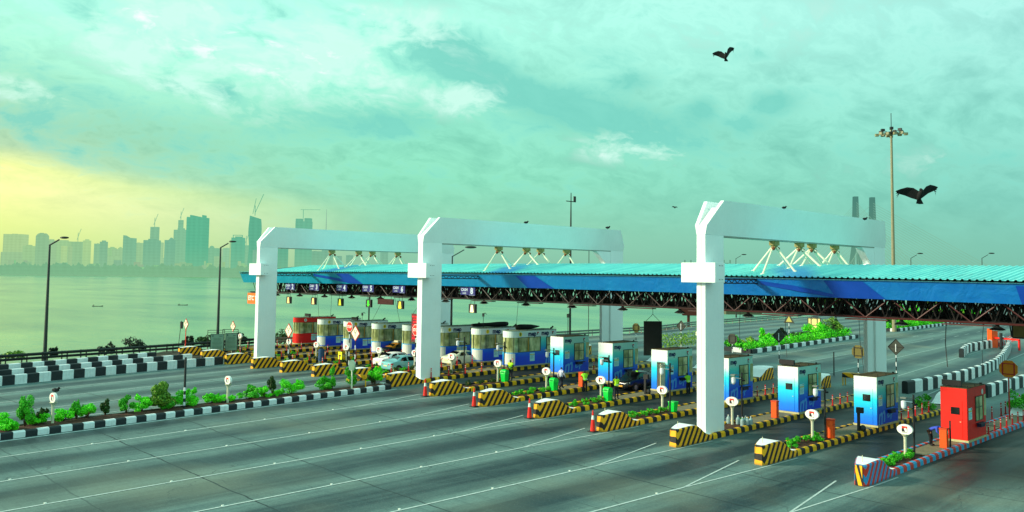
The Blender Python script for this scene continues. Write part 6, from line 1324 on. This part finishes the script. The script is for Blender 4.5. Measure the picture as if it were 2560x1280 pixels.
# ------------------------------------------------------------------ people
SKIN = (118, 76, 52)
def person(loc, rz, lab, vest=None, shirt=(40, 46, 60), trousers=(22, 24, 32), pose='stand', sc_=1.0):
    t = thing('person', lab, 'person', loc, rz); t.scale = (sc_,)*3
    J = {'pel': (0, 0, .90), 'wst': (0, 0, 1.05), 'chs': (0, 0, 1.28), 'nck': (0, 0, 1.44), 'ntp': (.01, 0, 1.50), 'hd': (.02, 0, 1.59), 'top': (.01, 0, 1.68)}
    for s_, k_ in ((1, 'L'), (-1, 'R')): J.update({'sh'+k_: (0, s_*.17, 1.38), 'el'+k_: (-.03, s_*.24, 1.12), 'wr'+k_: (.06, s_*.23, .88), 'hp'+k_: (0, s_*.09, .86), 'kn'+k_: (.02, s_*.11, .47), 'an'+k_: (0, s_*.12, .08), 'to'+k_: (.16, s_*.14, .03)})
    if pose == 'hands_back': J.update({'elL': (-.10, .26, 1.12), 'wrL': (-.20, .08, 1.0), 'elR': (-.10, -.26, 1.12), 'wrR': (-.20, -.06, .97)})
    if pose == 'hands_front': J.update({'elL': (.04, .26, 1.12), 'wrL': (.22, .08, 1.03), 'elR': (.04, -.26, 1.12), 'wrR': (.22, -.06, 1.0)})
    if pose == 'reach': J.update({'elL': (.20, .26, 1.22), 'wrL': (.44, .2, 1.2), 'elR': (.2, -.22, 1.2), 'wrR': (.46, -.14, 1.16), 'chs': (.06, 0, 1.28), 'nck': (.11, 0, 1.43), 'ntp': (.13, 0, 1.49), 'hd': (.16, 0, 1.58), 'top': (.16, 0, 1.67), 'shL': (.08, .17, 1.38), 'shR': (.08, -.17, 1.38)})
    if pose == 'walk': J.update({'knL': (.2, .1, .5), 'anL': (.34, .11, .1), 'toL': (.5, .12, .06), 'knR': (-.08, -.1, .48), 'anR': (-.36, -.11, .14), 'toR': (-.24, -.12, .03), 'elL': (-.12, .25, 1.14), 'wrL': (-.06, .26, .92), 'elR': (.06, -.25, 1.13), 'wrR': (.2, -.23, .94)})
    if pose == 'bend': J.update({'wst': (.08, 0, 1.0), 'chs': (.32, 0, 1.1), 'nck': (.46, 0, 1.12), 'ntp': (.51, 0, 1.11), 'hd': (.60, 0, 1.07), 'top': (.68, 0, 1.02), 'shL': (.40, .18, 1.12), 'shR': (.40, -.18, 1.12), 'elL': (.44, .26, .88), 'wrL': (.58, .2, .72), 'elR': (.44, -.26, .88), 'wrR': (.58, -.16, .74), 'pel': (-.06, 0, .88), 'hpL': (-.06, .09, .85), 'hpR': (-.06, -.09, .85)})
    rad = {'pel': (.15, .115), 'wst': (.145, .10), 'chs': (.175, .115), 'nck': (.06, .06), 'ntp': (.052, .055), 'hd': (.078, .095), 'top': (.05, .06), 'sh': (.068, .068), 'el': (.043, .043), 'wr': (.028, .03), 'hp': (.095, .095), 'kn': (.062, .062), 'an': (.042, .042), 'to': (.04, .032)}
    E_ = [('pel', 'wst', 't'), ('wst', 'chs', 't'), ('chs', 'nck', 't'), ('nck', 'ntp', 'h'), ('ntp', 'hd', 'h'), ('hd', 'top', 'h')]
    for k_ in 'LR': E_ += [('chs', 'sh'+k_, 't'), ('sh'+k_, 'el'+k_, 'a'), ('el'+k_, 'wr'+k_, 'f'), ('pel', 'hp'+k_, 'l'), ('hp'+k_, 'kn'+k_, 'l'), ('kn'+k_, 'an'+k_, 'l'), ('an'+k_, 'to'+k_, 's')]
    V = dict((k_, Vector(v)) for k_, v in J.items())
    for k_, s_ in (('L', 1), ('R', -1)):
        w_ = V['wr'+k_]; dr = (w_-V['el'+k_]).normalized(); sd_ = Vector((0, s_, 0)).cross(dr).normalized() if abs(dr.z) > .5 else Vector((0, s_, 0)); sd_ = (Vector((1, 0, 0))-dr*dr.x).normalized() if abs(dr.z) > .5 else sd_
        V['pm'+k_] = w_+dr*.07; rad['pm'] = (.030, .020); E_.append(('wr'+k_, 'pm'+k_, 'd'))
        for q, (o_, ln) in enumerate(((-.027, .062), (-.009, .075), (.009, .07), (.027, .055))):
            a, b_ = 'f%d'%q+k_, 'g%d'%q+k_; V[a] = V['pm'+k_]+dr*.03+sd_*o_; V[b_] = V[a]+dr*ln*.8+dr.cross(sd_)*.02*s_; E_ += [('pm'+k_, a, 'd'), (a, b_, 'd')]
            rad['f%d'%q] = (.010, .010); rad['g%d'%q] = (.0075, .0075)
        V['th'+k_] = w_+dr*.05+sd_*.045; rad['th'] = (.0095, .0095); E_.append(('wr'+k_, 'th'+k_, 'd'))
    ks = list(V); ix = {k_: i for i, k_ in enumerate(ks)}
    me = bpy.data.meshes.new('body'); me.from_pydata([V[k_] for k_ in ks], [(ix[a], ix[b_]) for a, b_, _ in E_], [])
    o = bpy.data.objects.new('body', me); col.objects.link(o); sk = o.modifiers.new('k', 'SKIN'); sk.use_smooth_shade = True; sb = o.modifiers.new('s', 'SUBSURF'); sb.levels = sb.render_levels = 1
    for i, k_ in enumerate(ks):
        r_ = rad.get(k_) or rad.get(k_[:-1]); me.skin_vertices[0].data[i].radius = r_; me.skin_vertices[0].data[i].use_root = (k_ == 'pel')
    dg = bpy.context.evaluated_depsgraph_get(); ev = bpy.data.meshes.new_from_object(o.evaluated_get(dg)); bpy.data.objects.remove(o); ev.name = 'body'
    def cls(p):
        best = None
        for a, b_, c_ in E_:
            A_, B_ = V[a], V[b_]; d_ = B_-A_; u_ = max(0, min(1, (p-A_).dot(d_)/max(d_.length_squared, 1e-9))); q = (p-(A_+d_*u_)).length-.6*(rad.get(a) or rad.get(a[:-1]))[0]
            if best is None or q < best[0]: best = (q, c_, p.z)
        return best[1]
    cl_ = [cls(p.center) for p in ev.polygons]; vn_ = [v.normal.copy() for v in ev.vertices]; vc = [v.co.copy() for v in ev.vertices]
    SK = M('skin_brown', SKIN, .6, .1); ev.materials.clear(); ev.materials.append(SK)
    for p in ev.polygons: p.material_index = 0; p.use_smooth = True
    bo = bpy.data.objects.new('body', ev); col.objects.link(bo); bo.parent = t
    hd_, tp = V['hd'], V['top']; upv = (tp-V['ntp']).normalized(); fwv = Vector((1, 0, 0))-upv*upv.x; fwv.normalize(); sdv = upv.cross(fwv)
    mb = MB(); mb.sphere(hd_+fwv*.095-upv*.01, (.018, .014, .022), 6, 4)
    for s_ in (-1, 1): mb.sphere(hd_+sdv*s_*.078, (.016, .012, .03), 6, 4)
    mb.build('nose_and_ears', SK, bo); mb = MB()
    for s_ in (-1, 1): mb.sphere(hd_+fwv*.088+sdv*s_*.03+upv*.015, .01, 6, 4)
    mb.add([hd_+fwv*.092-upv*.045+sdv*a for a in (-.025, .025)]+[hd_+fwv*.09-upv*.055+sdv*a for a in (.022, -.022)], [(0, 1, 2, 3)]); mb.build('eyes_and_mouth', M('eye_dark', (30, 18, 16), .4, .1), bo)
    def shell(name, pred, off, mt):
        mb = MB(); used = {}; 
        for p, c_ in zip(ev.polygons, cl_):
            if pred(p, c_):
                idx = []
                for v in p.vertices:
                    if v not in used: used[v] = len(mb.v); mb.v.append(tuple(vc[v]+vn_[v]*off))
                    idx.append(used[v])
                mb.f.append(tuple(idx)); mb.m.append(0)
        if mb.f: mb.build(name, mt, t, smooth=True)
    shell('shirt', lambda p, c_: c_ in 't' or c_ == 'a' or (c_ == 'f' and pose != 'x'), .008, M('cloth_%d_%d_%d' % shirt, shirt, .8, .2, 8))
    shell('trousers', lambda p, c_: c_ == 'l' or (c_ == 't' and pose != 'bend' and p.center.z < .98), .014, M('cloth_%d_%d_%d' % trousers, trousers, .8, .2, 8))
    shell('shoes', lambda p, c_: c_ == 's', .012, BLACK)
    shell('hair', lambda p, c_: c_ == 'h' and ((p.center-hd_).dot(upv) > .02 or ((p.center-hd_).dot(fwv) < -.02 and (p.center-hd_).dot(upv) > -.06)), .012, M('hair_black', (14, 12, 12), .6, .2))
    if vest:
        shell('vest', lambda p, c_: c_ == 't' and p.center.z > .93 and p.center.z < 1.45, .03, M('hi_vis_%d' % vest[0], vest, .6, .08, 6))
        mb = MB(); 
        for x in (-.155, .155): mb.b2((x-.004, -.15, 1.02), (x+.004, .15, 1.065)); 
        mb.build('reflective_tape', WHITE, t)
    return t
V1, V2 = (196, 252, 30), (150, 232, 40)
for q, n_, rz, lab, vest, shirt, pose in (((1284, 953), 9, 200, 'guard in a yellow-green vest with hands folded, beside the first green bin', V1, (40, 40, 50), 'hands_front'), ((1408, 974), 10, 5, 'man in a light shirt and dark trousers walking past a green bin', None, (206, 204, 226), 'walk'),
        ((1553, 1000), 11, 250, 'guard in a bright yellow-green vest standing beside the third green bin', V1, (36, 36, 48), 'hands_back')):
    P = G(*q, .28); Yn = (15-n_)*5.4; person((P.x, Yn-.35, g(P.x, Yn)+.28), R(rz), lab, vest, shirt, (28, 30, 44), pose, 1.0)
for n_, x, y, rz, lab in ((10, 16.6, -1.5, 95, 'guard in a green vest leaning at the window of the booth left of the open-door booth'), (11, 17.6, -1.6, 120, 'guard in a green vest bending over the black taxi'), (11, 0, 0, 0, '')):
    if not lab: continue
    P = onY({10: 1463, 11: 1715}[n_], {10: 938, 11: 975}[n_], (15-n_)*5.4-1.5)
for px, pb, n_, off, rz, lab, pose in ((1463, 935, 10, -1.55, 60, 'guard in a green vest at the window of the booth left of the open-door booth', 'reach'), (1590, 942, 11, 2.6, -30, 'guard in a green vest leaning over the black taxi', 'reach'), (1721, 975, 11, -1.6, 70, 'guard in a green vest at the window of the open-door booth', 'reach')):
    P = onY(px, pb, (15-n_)*5.4+off); person((P.x, P.y, g(P.x, P.y)+(.05 if off < 2 else .0)), R(rz), lab, V2, (24, 26, 34), (20, 22, 30), pose)
P = booths[15].location; c0 = G(2366, 1120, .28); person((c0.x+.10, .28, g(c0.x, 0)+.28), R(-90), 'person in a blue check shirt bending over behind the tall orange cabinet', None, (60, 84, 200), (14, 16, 22), 'bend', 1.0)
# ------------------------------------------------------------------ birds
BM_ = M('bird_black', (18, 24, 26), .8, .3)
def bird(px, py, span_px, dist, lab, lift=(.3, .35), roll=0., perch=False):
    r = ray(px, py); P = CAM+r.normalized()*dist; S_ = span_px/2184*dist; t = thing('bird', lab, 'bird', P, -YAW); t.rotation_euler = (0 if perch else R(-40), roll, -YAW)
    mb = MB()
    if perch:
        mb.sphere((0, 0, 0), (S_*.5, S_*.22, S_*.26), 8, 6); mb.sphere((S_*.42, 0, S_*.24), S_*.16, 6, 5); mb.add([(S_*.56, 0, S_*.26), (S_*.56, 0, S_*.18), (S_*.78, 0, S_*.2)], [(0, 1, 2)]); mb.add([(-S_*.4, -.02, 0), (-S_*.4, .02, .0), (-S_*.95, .03, -S_*.14), (-S_*.95, -.03, -S_*.14)], [(0, 1, 2, 3)]); mb.tube((0, 0, -S_*.2), (0, 0, -S_*.42), S_*.03)
        mb.build('body', BM_, t); return t
    mb.sphere((0, 0, 0), (S_*.065, S_*.19, S_*.07), 8, 6); mb.sphere((-S_*.02, -S_*.15, S_*.02), S_*.035, 6, 5); mb.add([(-.03*S_, .08*S_, 0), (.03*S_, .08*S_, 0), (.13*S_, .24*S_, -.07*S_), (.02*S_, .22*S_, -.09*S_), (-.05*S_, .22*S_, -.06*S_)], [(0, 1, 2, 3, 4)])
    mb.build('body', BM_, t, smooth=True)
    for s_, lf in ((-1, lift[0]), (1, lift[1])):
        h = S_/2; Pt = lambda u_, y, z: (s_*u_*h, y*h*1.45, z*h)
        mb = MB(); mb.add([Pt(.05, -.12, .03), Pt(.30, -.18, lf*.62), Pt(.55, -.16, lf*.92), Pt(.8, -.08, lf*1.0), Pt(1.0, .0, lf*1.02), Pt(.93, .09, lf*.9), Pt(.78, .12, lf*.85), Pt(.55, .16, lf*.66), Pt(.30, .2, lf*.3), Pt(.05, .2, -.05)], [tuple(range(10))])
        for q in range(5): a = .86+.03*q; mb.add([Pt(a-.1, .0+.03*q, lf*.97-.02*q), Pt(a-.08, .06+.03*q, lf*.90-.03*q), Pt(1.04-.03*q, .04+.06*q, lf*1.06-.06*q)], [(0, 1, 2)])
        mb.build('wing', BM_, t)
    return t
bird(2300, 487, 98, 30, 'large black kite gliding right of the floodlight mast', (.34, .42), R(-4))
bird(1814, 140, 56, 46, 'black bird high in the sky with raised wings', (.55, 1.0), R(-6))
bird(1687, 518, 14, 90, 'tiny bird flying left of the right portal', (.3, .1))
for px, py, lab, Yp in ((1315, 556, 'small crow perched left of the weather mast on the middle portal beam', 37), (1519, 569, 'small crow perched near the right end of the middle portal beam', 37), (1960, 519, 'small crow perched on the beam of the right portal', 9), (2162, 547, 'small crow perched near the far end of the right portal beam', 9)):
    P = onY(px, py, Yp-.9); bird(px, py, 11, (P-CAM).length, lab, perch=True)
P = CROWSIGN; bird(139, 975, 17, (P-CAM).length, 'crow perched on top of the leftmost oval sign', perch=True)
P = G(157, 1044, .3); bird(157, 1042, 12, (P-CAM).length, 'crow standing among the shrubs on the median', perch=True)
sc.render.engine = 'CYCLES'
for o in bpy.data.objects:
    if 'label' in o and len(o['label'].split()) > 16: open('/tmp/long.txt','a').write(o.name+' '+o['label']+chr(10))
